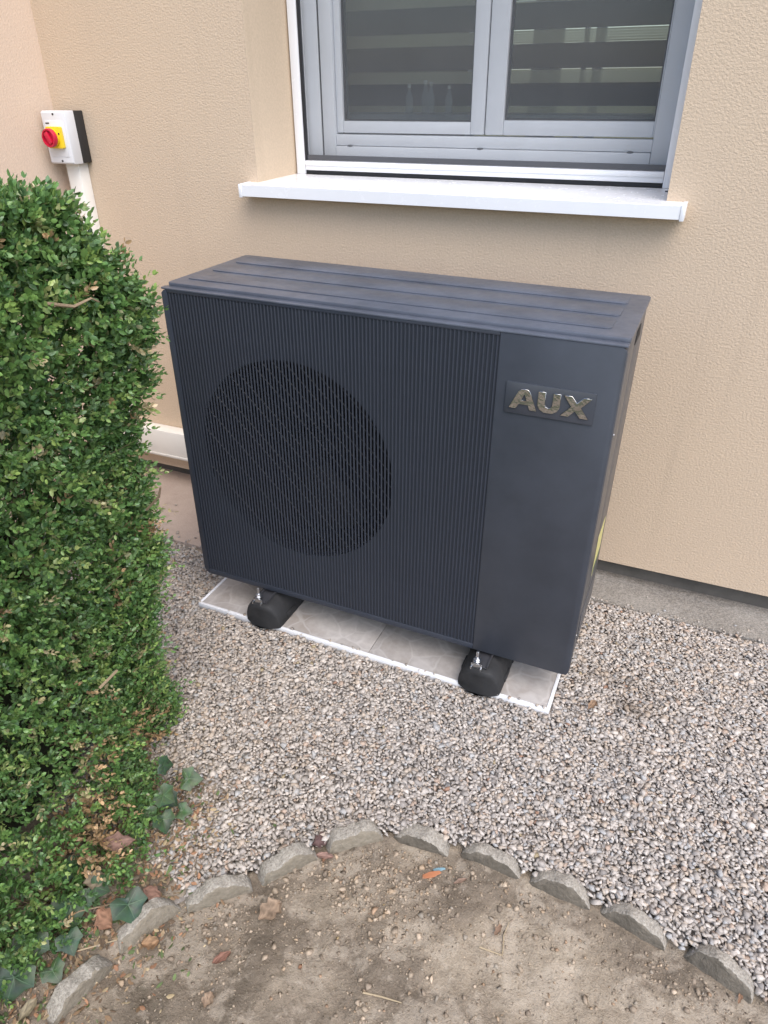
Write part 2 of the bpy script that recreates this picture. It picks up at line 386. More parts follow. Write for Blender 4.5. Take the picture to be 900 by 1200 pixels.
# darker damp earth at the left and along the edging (its own stain shape)
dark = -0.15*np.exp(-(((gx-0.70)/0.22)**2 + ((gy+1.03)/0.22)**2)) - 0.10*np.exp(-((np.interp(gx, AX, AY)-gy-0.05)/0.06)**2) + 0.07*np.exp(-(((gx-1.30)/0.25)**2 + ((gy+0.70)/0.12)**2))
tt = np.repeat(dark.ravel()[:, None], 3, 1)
me = np_mesh('soil', V, F, tt, True); o = link('soil', me, 'soil'); tag(o, None, None, kind='structure')

s = MB(); s.box(0.12, 3.2, 0.518, 0.74, -0.05, 0.002, 0.004); o = s.build('pavement', 'concrete'); tag(o, None, None, kind='structure')
s = MB(); s.box(-0.915, 0.112, 0.245, 0.74, -0.05, -0.001, 0.004); o = s.build('pavement', 'slab'); tag(o, None, None, kind='structure')

# ------------------------------------------------------------------ house wall, tilted 0.65 deg like the photo
TILT = Matrix.Translation((0.4, 0.66, 1.2)) @ Matrix.Rotation(math.radians(-0.65), 4, 'Y') @ Matrix.Translation((-0.4, -0.66, -1.2))
HOUSE = []
YW = 0.66
hw = thing('house_wall', (1.2, YW, 0.06), 'beige rough rendered house wall behind the dark heat pump', 'wall'); HOUSE.append(hw)
WX0, WX1, WZ0, WZ1 = -0.10, 1.164, 1.20, 2.35
XL, XR, ZB, ZT = -0.92, 5.2, 0.061, 3.4
b = bmesh.new()
xs_ = [XL, WX0, WX1, XR]; zs_ = [ZB, WZ0, WZ1, ZT]
for i in range(3):
    for j in range(3):
        if i == 1 and j == 1: continue
        b.faces.new([b.verts.new(p) for p in ((xs_[i], YW, zs_[j]), (xs_[i+1], YW, zs_[j]), (xs_[i+1], YW, zs_[j+1]), (xs_[i], YW, zs_[j+1]))])
b.faces.new([b.verts.new(p) for p in ((XL, YW, ZB), (XL, YW+.3, ZB), (XR, YW+.3, ZB), (XR, YW, ZB))])
bmesh.ops.remove_doubles(b, verts=b.verts[:], dist=1e-5)
m_ = MB(); m_.bm.free(); m_.bm = b; m_.build('rendered_face', 'stucco', hw, smooth=0)
b = bmesh.new(); YF = 1.0
for q in (((WX0, YW, WZ0), (WX0, YW, WZ1), (WX0+.018, YF, WZ1), (WX0+.018, YF, WZ0)), ((WX1, YW, WZ0), (WX1-.004, YF, WZ0), (WX1-.004, YF, WZ1), (WX1, YW, WZ1)),
          ((WX0, YW, WZ1), (WX1, YW, WZ1), (WX1-.004, YF, WZ1), (WX0+.018, YF, WZ1)), ((WX0, YW, WZ0), (WX0+.018, YF, WZ0), (WX1-.004, YF, WZ0), (WX1, YW, WZ0))):
    b.faces.new([b.verts.new(p) for p in q])
m_ = MB(); m_.bm.free(); m_.bm = b; m_.build('window_reveal', 'reveal', hw, smooth=0)
p = MB(); p.box(XL, XR, 0.70, 1.0, -0.3, 0.058); p.build('plinth', 'grime', hw)
# dim room behind the window, with a far window behind a cream roller shutter
r = MB()
r.box(-2.2, 2.6, 1.02, 4.3, 0.15, 0.2); r.box(-2.2, 2.6, 1.02, 4.3, 2.65, 2.7); r.box(-2.25, -2.2, 1.02, 4.3, 0.2, 2.65); r.box(2.6, 2.65, 1.02, 4.3, 0.2, 2.65)
r.box(-2.2, -0.52, 4.2, 4.3, 0.2, 2.65); r.box(0.98, 2.6, 4.2, 4.3, 0.2, 2.65); r.box(-0.52, 0.98, 4.2, 4.3, 0.2, 1.0); r.box(-0.52, 0.98, 4.2, 4.3, 2.2, 2.65)
r.build('room', 'roomwall', hw)
r = MB()
for x, hw_ in ((-0.50, .03), (0.02, .10), (0.27, .014), (0.36, .03), (0.92, .03)): r.box(x-hw_, x+hw_, 4.12, 4.18, 1.0, 2.2, 0.004)
r.box(-0.52, 0.98, 4.12, 4.17, 1.0, 1.06); r.build('far_window_frame', 'pvc', hw)
r = MB()
for k in range(80): r.box(-0.52, 0.98, 4.24, 4.244, 1.0+k*0.015, 1.0+k*0.015+0.008)
r.build('roller_shutter', 'shutter', hw)
r = MB(); r.box(WX0+.03, WX1-.03, 1.0, 1.16, 1.375, 1.40, 0.004); r.build('inner_sill', 'innersill', hw)

sw = thing('side_wall', (XL-0.2, 0.0, 0.0), 'smooth peach rendered wall meeting the house at the left corner', 'wall'); HOUSE.append(sw)
m_ = MB(); m_.box(XL-0.4, XL, -0.25, 1.2, 0.05, 3.4); m_.build('rendered_face', 'stucco2', sw, smooth=0)
m_ = MB(); m_.box(XL-0.4, XL-0.03, -0.22, 1.2, -0.3, 0.047); m_.build('plinth', 'grime', sw)

# ------------------------------------------------------------------ window
wn = thing('window', (0.53, 0.93, 1.21), 'two sash white plastic window behind grey insect screen', 'window'); HOUSE.append(wn)
FX0, FX1, FT = -0.081, 1.156, 2.30
m_ = MB(); m_.box(FX0, -0.049, 0.885, 0.925, 1.219, FT, 0.002); m_.build('guide_rail', 'white', wn)
m_ = MB(); m_.box(1.131, FX1, 0.885, 0.925, 1.219, FT, 0.002); m_.build('guide_rail', 'white', wn)
m_ = MB(); m_.box(-0.048, 1.130, 0.888, 0.908, 1.232, 1.262, 0.002); m_.box(-0.048, 1.130, 0.885, 0.888, 1.247, 1.259, 0.001); m_.build('bottom_rail', 'white', wn)
m_ = MB(); m_.box(-0.048, 1.130, 0.893, 0.905, 1.220, 1.2315); m_.build('seal', 'gasket', wn)
m_ = MB(); m_.box(-0.0485, -0.042, 0.889, 0.905, 1.2635, FT); m_.build('seal', 'gasket', wn)
m_ = MB(); m_.box(-0.048, 1.130, 0.895, 0.905, 1.2635, 1.279); m_.build('weight_bar', 'anthside', wn)
b = bmesh.new(); b.faces.new([b.verts.new(p) for p in ((-0.0415, 0.899, 1.2795), (1.130, 0.899, 1.2795), (1.130, 0.899, FT), (-0.0415, 0.899, FT))])
m_ = MB(); m_.bm.free(); m_.bm = b; m_.build('insect_screen', 'screen', wn, 0)
# fixed frame
fr = MB()
fr.box(-0.075, -0.004, 0.935, 1.0, 1.235, FT, 0.003); fr.box(0.0, 0.046, 0.940, 1.0, 1.235, FT, 0.003); fr.box(1.080, 1.150, 0.937, 1.0, 1.235, FT, 0.003)
fr.box(0.047, 1.079, 0.938, 1.0, 1.235, 1.305, 0.003); fr.box(0.047, 1.079, 0.944, 1.0, 1.307, 1.340, 0.003); fr.build('frame', 'pvc', wn)
m_ = MB(); m_.box(-0.0035, -0.0005, 0.939, 0.99, 1.24, FT); m_.build('seal', 'gasket', wn)
for x in (0.10, 0.56, 1.02):
    m_ = MB(); m_.cyl((x, 0.941, 1.306), (0, 1, 0), 0.010, 0.006, 12, 0.001)
    for v in m_.bm.verts: v.co.z = 1.306 + (v.co.z-1.306)*0.35
    m_.build('drain_cap', 'anthside', wn)
def sash(x0, x1):
    z0, z1, w = 1.345, 2.27, 0.036
    gx0, gx1, gz = (0.072, 0.521, 1.380) if x0 < 0.3 else (0.628, 1.075, 1.386)
    m_ = MB()
    m_.box(x0, gx0, 0.950, 1.0, z0, z1, 0.004); m_.box(gx1, x1, 0.950, 1.0, z0, z1, 0.004)
    m_.box(gx0+.0005, gx1-.0005, 0.9505, 1.0, z0, gz, 0.003); m_.box(gx0+.0005, gx1-.0005, 0.9505, 1.0, z1-0.05, z1, 0.003)
    sa = m_.build('sash', 'pvc', wn)
    b = MB(); b.box(gx0+.001, gx1-.001, 0.970, 0.974, gz+.001, z1-.051); b.build('pane', 'glass', sa, 0)
    b = MB(); b.box(gx0+.0005, gx0+.005, 0.960, 0.968, gz, z1-.05); b.box(gx1-.005, gx1-.0005, 0.960, 0.968, gz, z1-.05); b.box(gx0+.006, gx1-.006, 0.960, 0.968, gz+.0005, gz+.005); b.build('seal', 'gasket', sa, 0)
sash(0.048, 0.5655); sash(0.5695, 1.0785)
m_ = MB(); m_.box(0.5662, 0.5688, 0.958, 0.99, 1.345, 2.27); m_.build('seal', 'gasket', wn)

bl = thing('zebra_blind', (0.55, 1.03, 1.38), 'striped day and night blind with dark bands behind the window glass', 'blind'); HOUSE.append(bl)
z = 1.30
for a, c in ((1.419, 1.484), (1.524, 1.592), (1.630, 1.700), (1.736, 1.806), (1.842, 1.912), (1.948, 2.018), (2.054, 2.124), (2.16, 2.23)):
    m_ = MB(); m_.box(-0.06, 1.12, 1.182, 1.184, a, c); m_.build('dark_band', 'fabric_dark', bl, 0)
    m_ = MB(); m_.box(-0.06, 1.12, 1.1825, 1.1835, c+.0005, c+.0355); m_.build('sheer_band', 'sheer', bl, 0)
m_ = MB(); m_.box(-0.06, 1.12, 1.1825, 1.1835, 1.375, 1.4185); m_.build('sheer_band', 'sheer', bl, 0)

for k, (x, y, h, lab) in enumerate(((0.262, 1.075, 0.085, 'clear bottle standing leftmost on the inner sill behind the left pane'), (0.318, 1.08, 0.095, 'tallest clear bottle in the middle of the row behind the left pane'),
                                    (0.345, 1.06, 0.09, 'clear bottle just right of the tallest one behind the left pane'), (0.405, 1.07, 0.08, 'short clear bottle standing rightmost on the inner sill behind the left pane'))):
    bt = thing('bottle', (x, y, 1.4005), lab, 'bottle', 'bottles on the inner sill'); HOUSE.append(bt)
    m_ = MB(); pr = [(0.0, 0.0125), (0.55, 0.0125), (0.72, 0.006), (0.86, 0.0048)]
    m_.loft([[(x+rr*math.cos(t*math.pi/6), y+rr*math.sin(t*math.pi/6), 1.4005+q*h) for t in range(12)] for q, rr in pr]); m_.build('body', 'bottle', bt)
    m_ = MB(); m_.cyl((x, y, 1.4005+0.93*h), (0, 0, 1), 0.0058, 0.13*h, 10); m_.build('cap', 'steel', bt)

# ------------------------------------------------------------------ sill
ws = thing('window_sill', (0.54, 0.76, 1.18), 'white lacquered metal window sill above the heat pump', 'window sill'); HOUSE.append(ws)
m_ = MB(); SX0, SX1 = -0.137, 1.218
m_.prism([(0.600, 1.2125), (0.884, 1.2195), (0.884, 1.2150), (0.606, 1.2085), (0.606, 1.1800), (0.600, 1.1775)], 'x', SX0+.012, SX1-.012, 0.0012, 1); m_.build('folded_sheet', 'white', ws)
for x0, x1 in ((SX0, SX0+.0118), (SX1-.0118, SX1)):
    m_ = MB(); m_.prism([(0.5975, 1.2145), (0.6595, 1.2165), (0.6595, 1.176), (0.5975, 1.1745)], 'x', x0, x1, 0.002); m_.build('end_cap', 'white', ws)
m_ = MB(); m_.cyl((1.150, 0.80, 1.2215), (0, 0, 1), 0.004, 0.003, 10); m_.build('screw', 'alu', ws)

# ------------------------------------------------------------------ isolator switch and trunking
sx = thing('isolator_switch', (-0.8385, YW, 1.25), 'white and black isolator switch box with red knob on yellow plate', 'switch'); HOUSE.append(sx)
BX0, BX1, BZ0, BZ1 = -0.890, -0.787, 1.256, 1.417
m_ = MB(); m_.box(BX0, BX1, 0.617, 0.6595, BZ0, BZ1, 0.003); m_.build('base', 'boxdark', sx)
m_ = MB(); m_.prism([(0.616, BZ0-.001), (0.616, BZ1+.001), (0.578, BZ1+.001), (0.572, BZ1-.004), (0.572, BZ0+.004), (0.578, BZ0-.001)], 'x', BX0-.001, BX1+.001, 0.002); m_.build('lid', 'boxwhite', sx)
m_ = MB(); m_.box(BX0+.010, BX1-.010, 0.5705, 0.5735, BZ0+.022, BZ1-.028, 0.001); m_.build('label_plate', 'boxwhite', sx)
kx, kz = -0.8385, 1.338
m_ = MB(); m_.prism(rrect(kx-.032, kx+.032, kz-.033, kz+.033, .004), 'y', 0.558, 0.570, 0.001); pl = m_.build('knob_plate', 'yellow', sx)
m_ = MB(); m_.cyl((kx+.025, 0.5572, kz+.012), (0, 1, 0), 0.003, 0.002, 10); m_.build('mark', 'boxdark', pl)
m_ = MB(); m_.cyl((kx-.003, 0.553, kz), (0, 1, 0), 0.0285, 0.010, 32, 0.002); m_.build('knob_collar', 'yellow', sx)
m_ = MB()
ring = []
for rr, yy in ((0.0285, 0.548), (0.0295, 0.538), (0.0275, 0.534), (0.0235, 0.534), (0.0225, 0.542)):
    ring.append([(kx-.003+rr*math.cos(k*math.pi/16), yy, kz+rr*math.sin(k*math.pi/16)) for k in range(32)])
m_.loft(ring); kn = m_.build('knob', 'red', sx)
m_ = MB(); m_.prism([(kx-.003+a*math.cos(.5)-c*math.sin(.5), kz+a*math.sin(.5)+c*math.cos(.5)) for a, c in ((-.006, -.019), (.006, -.019), (.0085, .019), (-.0085, .019))], 'y', 0.532, 0.5415, 0.0015); m_.build('grip', 'red', kn)
for zz in (BZ0+.009, BZ1-.009):
    m_ = MB(); m_.cyl((kx+.002, 0.5715, zz), (0, 1, 0), 0.0035, 0.002, 12); m_.build('screw', 'boxdark', sx)
m_ = MB(); m_.box(BX0+.014, BX0+.030, 0.5695, 0.5703, BZ1-.038, BZ1-.034); m_.build('print', 'alu', sx)

tv = thing('cable_trunking', (-0.84, YW, 0.27), 'cream cable trunking running down the wall below the isolator switch', 'trunking', 'cable trunking on the wall'); HOUSE.append(tv)
m_ = MB(); m_.box(-0.868, -0.810, 0.612, 0.6595, 0.26, 1.2545, 0.003); m_.build('channel', 'trunk', tv)
th = thing('cable_trunking', (-0.4, YW, 0.17), 'cream cable trunking running along the wall foot behind the heat pump', 'trunking', 'cable trunking on the wall'); HOUSE.append(th)
m_ = MB(); m_.box(-0.868, 0.35, 0.602, 0.6595, 0.135, 0.2585, 0.005); m_.build('channel', 'trunk', th)
m_ = MB(); m_.box(-0.868, 0.35, 0.5995, 0.602, 0.142, 0.150, 0.001); m_.build('cover_edge', 'trunk', th)

bpy.context.view_layer.update()
for h in HOUSE: h.matrix_world = TILT @ Matrix.Translation(h.location)

# ------------------------------------------------------------------ heat pump
G = 0.11; W = 1.187; D = 0.393; T = G + 0.9326
hp = thing('heat_pump', (W/2, D/2, G), 'large anthracite heat pump outdoor unit with ribbed front and round fan', 'heat pump')
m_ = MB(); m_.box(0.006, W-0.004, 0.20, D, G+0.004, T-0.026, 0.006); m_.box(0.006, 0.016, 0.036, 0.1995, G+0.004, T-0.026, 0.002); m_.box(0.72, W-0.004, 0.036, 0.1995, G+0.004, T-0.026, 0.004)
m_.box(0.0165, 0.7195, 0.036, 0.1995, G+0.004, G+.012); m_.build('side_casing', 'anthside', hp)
# front panel: flat service panel at the right, ribbed field with fan opening at the left
RX1 = 0.917; cx, cz, cr = 0.368, 0.584, 0.297
m_ = MB()
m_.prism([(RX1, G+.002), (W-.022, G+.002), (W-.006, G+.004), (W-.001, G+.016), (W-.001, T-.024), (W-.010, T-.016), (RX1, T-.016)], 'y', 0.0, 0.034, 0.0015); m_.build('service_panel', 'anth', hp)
m_ = MB(); m_.box(W-.003, W+.0005, 0.006, 0.013, G+.02, T-.03, 0.0008); m_.build('trim_line', 'steel' if False else 'anthside', hp)
b = bmesh.new(); N_ = 96; x0, x1, z0, z1 = 0.010, RX1-.001, G+.006, T-.018; yb = 0.0034
angs = [k*2*math.pi/N_ for k in range(N_)]
angs += [math.atan2(zz-cz, xx-cx) % (2*math.pi) for xx in (x0, x1) for zz in (z0, z1)]; angs = sorted(angs)
inn, inb, outv = [], [], []
for a in angs:
    ca, sa = math.cos(a), math.sin(a)
    tx = ((x1-cx)/ca if ca > 1e-9 else (x0-cx)/ca if ca < -1e-9 else 1e9); tz = ((z1-cz)/sa if sa > 1e-9 else (z0-cz)/sa if sa < -1e-9 else 1e9)
    tq = min(tx, tz); inn.append(b.verts.new((cx+cr*ca, yb, cz+cr*sa))); inb.append(b.verts.new((cx+cr*ca, 0.034, cz+cr*sa))); outv.append(b.verts.new((cx+tq*ca, yb, cz+tq*sa)))
n = len(angs)
for i in range(n):
    j = (i+1) % n
    b.faces.new((inn[i], inn[j], outv[j], outv[i])); b.faces.new((inn[i], inb[i], inb[j], inn[j]))
bmesh.ops.recalc_face_normals(b, faces=b.faces[:])
m_ = MB(); m_.bm.free(); m_.bm = b; m_.build('front_panel', 'groove', hp, 0)
m_ = MB()                                           # border of the ribbed field
m_.prism([(0.0, G+.022), (0.006, G+.008), (0.018, G+.002), (0.018, T-.016), (0.008, T-.018), (0.0, T-.026)], 'y', -0.0005, 0.034, 0.0015)
m_.box(0.0185, RX1-.0005, -0.0005, 0.034, G+.002, G+.020, 0.002); m_.box(0.0185, RX1-.0005, 0.0, 0.034, T-.024, T-.016, 0.001); m_.build('front_border', 'rib', hp)
zr0, zr1 = G+.0205, T-.0245; wr = 0.0048
rm = MB(); rm.prism([(-wr/2, 0.0033), (-wr/2*0.75, 0.0008), (-wr/2*0.35, 0.0), (wr/2*0.35, 0.0), (wr/2*0.75, 0.0008), (wr/2, 0.0033)], 'z', zr0, zr1)
rme = rm.mesh((0, 0, 0), 40); rme.name = 'rib'
nr = 90; pitch = (RX1-.006-0.0245)/(nr-1)
for k in range(nr):
    link('rib', rme, 'rib', hp, Vector((0.0245+k*pitch, 0, 0)) - hp.location)
# slanted guard wires behind the ribs, fan, shroud
m_ = MB(); sp = 0.028
for k in range(-17, 18):
    d = k*sp; L = math.sqrt(max(0, (cr+.004)**2-d*d))
    if L < 0.03: continue
    c0 = Vector((cx+d*math.sqrt(.5), 0.0105, cz+d*math.sqrt(.5))); u = Vector((math.sqrt(.5), 0, -math.sqrt(.5)))
    m_.tube([c0-u*L, c0+u*L], 0.0019, 5)
gw = m_.build('guard_wires', 'guard', hp); gw['kind'] = 'stuff'
m_ = MB(); rings = [[(cx+rr*math.cos(k*math.pi/32), yy, cz+rr*math.sin(k*math.pi/32)) for k in range(64)] for rr, yy in ((cr+.0005, 0.0342), (cr-.004, 0.036), (cr-.006, 0.19), (cr-.010, 0.198))]
m_.loft(rings, False); m_.build('shroud', 'black', hp)
m_ = MB(); m_.cyl((cx, 0.197, cz), (0, 1, 0), cr-.008, 0.002, 64); m_.build('fan_well', 'black', hp)
m_ = MB(); m_.cyl((cx, 0.13, cz), (0, 1, 0), 0.055, 0.05, 24, 0.006); m_.build('fan_hub', 'fan', hp)
for k in range(3):
    m_ = MB(); top, bot = [], []
    for i in range(9):
        a0 = k*2*math.pi/3 + i*0.11
        for lst, rr in ((top, 0.05), (bot, 0.275)): lst.append((cx+rr*math.cos(a0+(0.25 if rr > .1 else 0)), 0.10+0.007*i, cz+rr*math.sin(a0+(0.25 if rr > .1 else 0))))
    for i in range(8):
        q = [m_.bm.verts.new(p) for p in (top[i], top[i+1], bot[i+1], bot[i])]; m_.bm.faces.new(q)
    bmesh.ops.remove_doubles(m_.bm, verts=m_.bm.verts[:], dist=1e-5)
    bmesh.ops.solidify(m_.bm, geom=m_.bm.faces[:], thickness=0.002); m_.build('fan_blade', 'fan', hp)
# lid with stepped embossing
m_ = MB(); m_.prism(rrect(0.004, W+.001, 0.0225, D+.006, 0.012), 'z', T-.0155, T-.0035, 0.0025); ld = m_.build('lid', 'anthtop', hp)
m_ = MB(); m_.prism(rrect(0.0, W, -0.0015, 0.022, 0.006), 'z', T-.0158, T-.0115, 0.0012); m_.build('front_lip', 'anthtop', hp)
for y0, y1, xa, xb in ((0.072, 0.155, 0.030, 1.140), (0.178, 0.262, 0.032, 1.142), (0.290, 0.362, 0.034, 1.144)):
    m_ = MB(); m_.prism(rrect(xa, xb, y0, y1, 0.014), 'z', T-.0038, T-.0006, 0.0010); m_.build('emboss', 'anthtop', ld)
m_ = MB(); m_.prism([(0.20, T-.07), (0.29, T-.07), (0.28, T-.040), (0.21, T-.040)], 'x', W-.0045, W-.0025, 0.0005); m_.build('handle_recess', 'black', hp)
m_ = MB(); m_.box(W-.006, W-.002, 0.0365, 0.046, G+.01, T-.03, 0.001); m_.build('side_seam', 'groove', hp)
m_ = MB(); m_.box(W-.0042, W-.0034, 0.22, 0.34, 0.30, 0.43); st = m_.build('sticker', 'sticker', hp)
m_ = MB(); m_.box(W-.0035, W-.0029, 0.225, 0.335, 0.305, 0.327); m_.build('print', 'stickerdark', st)
m_ = MB(); m_.box(W-.006, W-.001, 0.10, 0.30, 0.16, 0.25, 0.004); m_.build('valve_cover', 'anthside', hp)
for zz in (0.2, 0.8):
    m_ = MB(); m_.cyl((W-.003, 0.07, zz), (1, 0, 0), 0.005, 0.003, 12); m_.build('screw', 'steel', hp)
# badge
m_ = MB(); m_.prism(rrect(0.941, 1.141, 0.846, 0.920, 0.003), 'y', -0.0035, 0.0002, 0.0008); bd = m_.build('badge', 'plate', hp)
def letter(polys, x, z, w, h):
    cu = bpy.data.curves.new('letter', 'CURVE'); cu.dimensions = '2D'; cu.fill_mode = 'BOTH'; cu.extrude = 0.0010; cu.bevel_depth = 0.0006; cu.bevel_resolution = 1
    for pts in polys:
        sp_ = cu.splines.new('POLY'); sp_.points.add(len(pts)-1); sp_.use_cyclic_u = True
        for q, (a, c) in zip(sp_.points, pts): q.co = (a*w, c*h, 0, 1)
    tmp = bpy.data.objects.new('tmp', cu); C.objects.link(tmp); dg = bpy.context.evaluated_depsgraph_get()
    me = bpy.data.meshes.new_from_object(tmp.evaluated_get(dg)); bpy.data.objects.remove(tmp)
    me.transform(Matrix.Rotation(math.radians(90), 4, 'X')); me.name = 'letter'
    link('letter', me, 'chrome', bd, Vector((x, -0.0048, z)) - hp.location)
A_ = [[(0, 0), (.30, .86), (.40, .98), (.52, 1), (.64, .98), (.72, .88), (1, 0), (.76, 0), (.69, .24), (.34, .24), (.24, .0)], [(.40, .42), (.63, .42), (.54, .74), (.50, .74)]]
U_ = [[(.03, 1), (.33, 1), (.33, .42), (.38, .28), (.50, .23), (.62, .28), (.67, .42), (.67, 1), (.97, 1), (.97, .34), (.88, .14), (.68, 0), (.32, 0), (.12, .14), (.03, .34)]]
X_ = [[(0, 1), (.30, 1), (.52, .69), (.76, 1), (1.05, 1), (.68, .5), (1, 0), (.70, 0), (.48, .32), (.24, 0), (-.05, 0), (.32, .5)]]
letter(A_, 0.953, 0.860, 0.062, 0.047); letter(U_, 1.015, 0.860, 0.052, 0.047); letter(X_, 1.073, 0.860, 0.056, 0.047)

# ------------------------------------------------------------------ tiled pad and rubber feet
PX0, PX1, PY0, PY1, PZ = -0.012, 1.158, -0.045, 0.425, 0.012
pd = thing('tiled_pad', (0.57, 0.19, -0.03), 'stone look tile pad with white edge trim under the heat pump', 'pad')
m_ = MB(); m_.box(PX0+.004, PX1-.004, PY0+.004, PY1-.004, -0.03, PZ-.009); m_.build('mortar_bed', 'concrete', pd)
xm = 0.605
for a, c in ((PX0+.010, xm-.0008), (xm+.0008, PX1-.010)):
    m_ = MB(); m_.box(a, c, PY0+.010, PY1-.002, PZ-.0088, PZ, 0.001); m_.build('tile', 'tile', pd)
m_ = MB(); m_.box(PX0, PX1, PY0, PY0+.0095, -0.012, PZ+.001, 0.002); m_.build('edge_trim', 'white', pd)
m_ = MB(); m_.box(PX0, PX0+.0095, PY0+.0098, PY1, -0.012, PZ+.001, 0.002); m_.build('edge_trim', 'white', pd)
m_ = MB(); m_.box(PX1-.0095, PX1, PY0+.0098, PY1, -0.012, PZ+.001, 0.002); m_.build('edge_trim', 'white', pd)

def foot(xc, label):
    ft = thing('mounting_foot', (xc, 0.18, PZ+.0005), label, 'foot', 'rubber feet under the heat pump')
    m_ = MB(); rings = []
    z0 = PZ+.0008; h = 0.086
    for y, sc, zs in ((-0.072, 0.90, 0.80), (-0.070, 0.95, 0.92), (-0.064, 0.99, 0.98), (-0.045, 1.0, 1.0), (0.10, 1, 1), (0.40, 1, 1), (0.44, 0.9, 0.85)):
        prof = [(-.062, 0), (-.035, 0), (0, 0), (.035, 0), (.062, 0), (.0635, .012), (.061, .032), (.054, .054), (.043, .071), (.027, .083), (0, .0855), (-.027, .083), (-.043, .071), (-.054, .054), (-.061, .032), (-.0635, .012)]
        rings.append([(xc+a*sc, y + (1 if y < -.03 else 0)*(.022*(a/.0635)**2 + .12*max(0, c-.03)), z0+c*zs) for a, c in prof])
    m_.loft(rings); bd_ = m_.build('rubber_block', 'rubber', ft, 50)
    for k in range(5):
        yy = -.005+k*.085
        for sg in (-1, 1):
            m_ = MB(); m_.box(xc+sg*.0625-.004, xc+sg*.0625+.004, yy, yy+.05, z0+.012, z0+.030, .003); m_.build('moulded_pad', 'rubber', ft)
    m_ = MB(); m_.box(xc-.021, xc+.021, -0.050, 0.42, z0+.0855, z0+.0895, 0.001)
    m_.box(xc-.021, xc-.017, -0.050, 0.42, z0+.0893, z0+.0965, 0.001); m_.box(xc+.017, xc+.021, -0.050, 0.42, z0+.0893, z0+.0965, 0.001); m_.build('channel', 'alu', ft)
    y = -0.040
    m_ = MB(); m_.cyl((xc-.012, y, z0+.112), (0, 0, 1), 0.0042, 0.040, 12, 0.0008); m_.build('bolt', 'steel', ft)
    m_ = MB(); m_.cyl((xc-.012, y, z0+.1065), (0, 0, 1), 0.0085, 0.008, 6, 0.0008); m_.build('nut', 'steel', ft)
    m_ = MB(); m_.cyl((xc-.012, y, z0+.1008), (0, 0, 1), 0.012, 0.0025, 16); m_.build('washer', 'steel', ft)
    m_ = MB(); m_.box(xc-.026, xc+.006, -.0535, -.0505, z0+.080, z0+.0985, 0.001); m_.box(xc-.026, xc-.022, -.060, -.0535, z0+.080, z0+.088, 0.001); m_.box(xc+.002, xc+.006, -.060, -.0535, z0+.080, z0+.088, 0.001); m_.build('clamp', 'steel', ft)
foot(0.243, 'black rubber mounting foot under the fan end of the heat pump')
foot(0.955, 'black rubber mounting foot under the badge end of the heat pump')

# ------------------------------------------------------------------ edging stones
ES = [(0.449, -1.262, 84), (0.474, -1.095, 80), (0.518, -0.945, 64), (0.612, -0.828, 48), (0.715, -0.708, 50), (0.826, -0.592, 40), (0.975, -0.528, 4), (1.135, -0.514, -2), (1.294, -0.518, -3), (1.450, -0.528, -8), (1.618, -0.560, -13), (1.778, -0.608, -17), (1.935, -0.668, -21)]
ELAB = ['half round concrete edging stone at the near end by the hedge foot', 'tilted half round edging stone nearest the bottom left corner', 'half round edging stone touched by the ivy leaf', 'long half round edging stone second from the ivy', 'mossy half round edging stone with dark spots third from the ivy',
        'pale half round edging stone left of the arc top', 'half round edging stone at the very top of the arc', 'half round edging stone just right of the arc top', 'half round edging stone second right of the arc top', 'half round edging stone third right of the arc top, cracked rim',
        'half round edging stone in the bottom right corner', 'half round edging stone cut by the right edge of the picture', 'half round edging stone farthest along the arc to the right']
ELAB[9] = 'half round edging stone third right of the arc top'
for (x, y, ang), lab in zip(ES, ELAB):
    w2, hh, th_ = 0.070+random.uniform(-.003, .003), (0.068 if x < .9 else .062)+random.uniform(-.005, .005), 0.034+random.uniform(-.004, .004)
    b = MB(); pts = [(-w2, -0.08), (w2, -0.08)] + [(w2*math.cos(t), hh*math.sin(t)**0.85) for t in [math.pi*k/14 for k in range(0, 15)]]
    b.prism(pts, 'y', -th_/2, th_/2, 0.006, 2)
    bm_ = b.bm
    bmesh.ops.subdivide_edges(bm_, edges=[e for e in bm_.edges if e.calc_length() > .03], cuts=4, use_grid_fill=True)
    sd_ = random.random()*10
    for v in bm_.verts:
        v.co += Vector((math.sin(v.co.x*90+v.co.z*70+sd_)*0.002, math.sin(v.co.z*110+v.co.x*60+sd_)*0.0022+random.uniform(-.0008, .0008), math.sin(v.co.x*75+sd_*2)*0.0036 + math.sin(v.co.x*190+v.co.y*120+sd_)*.002 + random.uniform(-.0009, .0009)))
    me = b.mesh((0, 0, 0), 40); me.name = 'edging_stone'
    o = link('edging_stone', me, 'edging' if x < .9 else 'edging_dark', None, (x, y, (-0.041 if x < .9 else -0.046)+random.uniform(-.004, .004))); o.rotation_euler = (math.radians(random.uniform(-9, 6)), math.radians(random.uniform(-6, 6)), math.radians(ang+random.uniform(-4, 4)))
    tag(o, lab, 'edging stone', 'half round stones edging the soil bed')

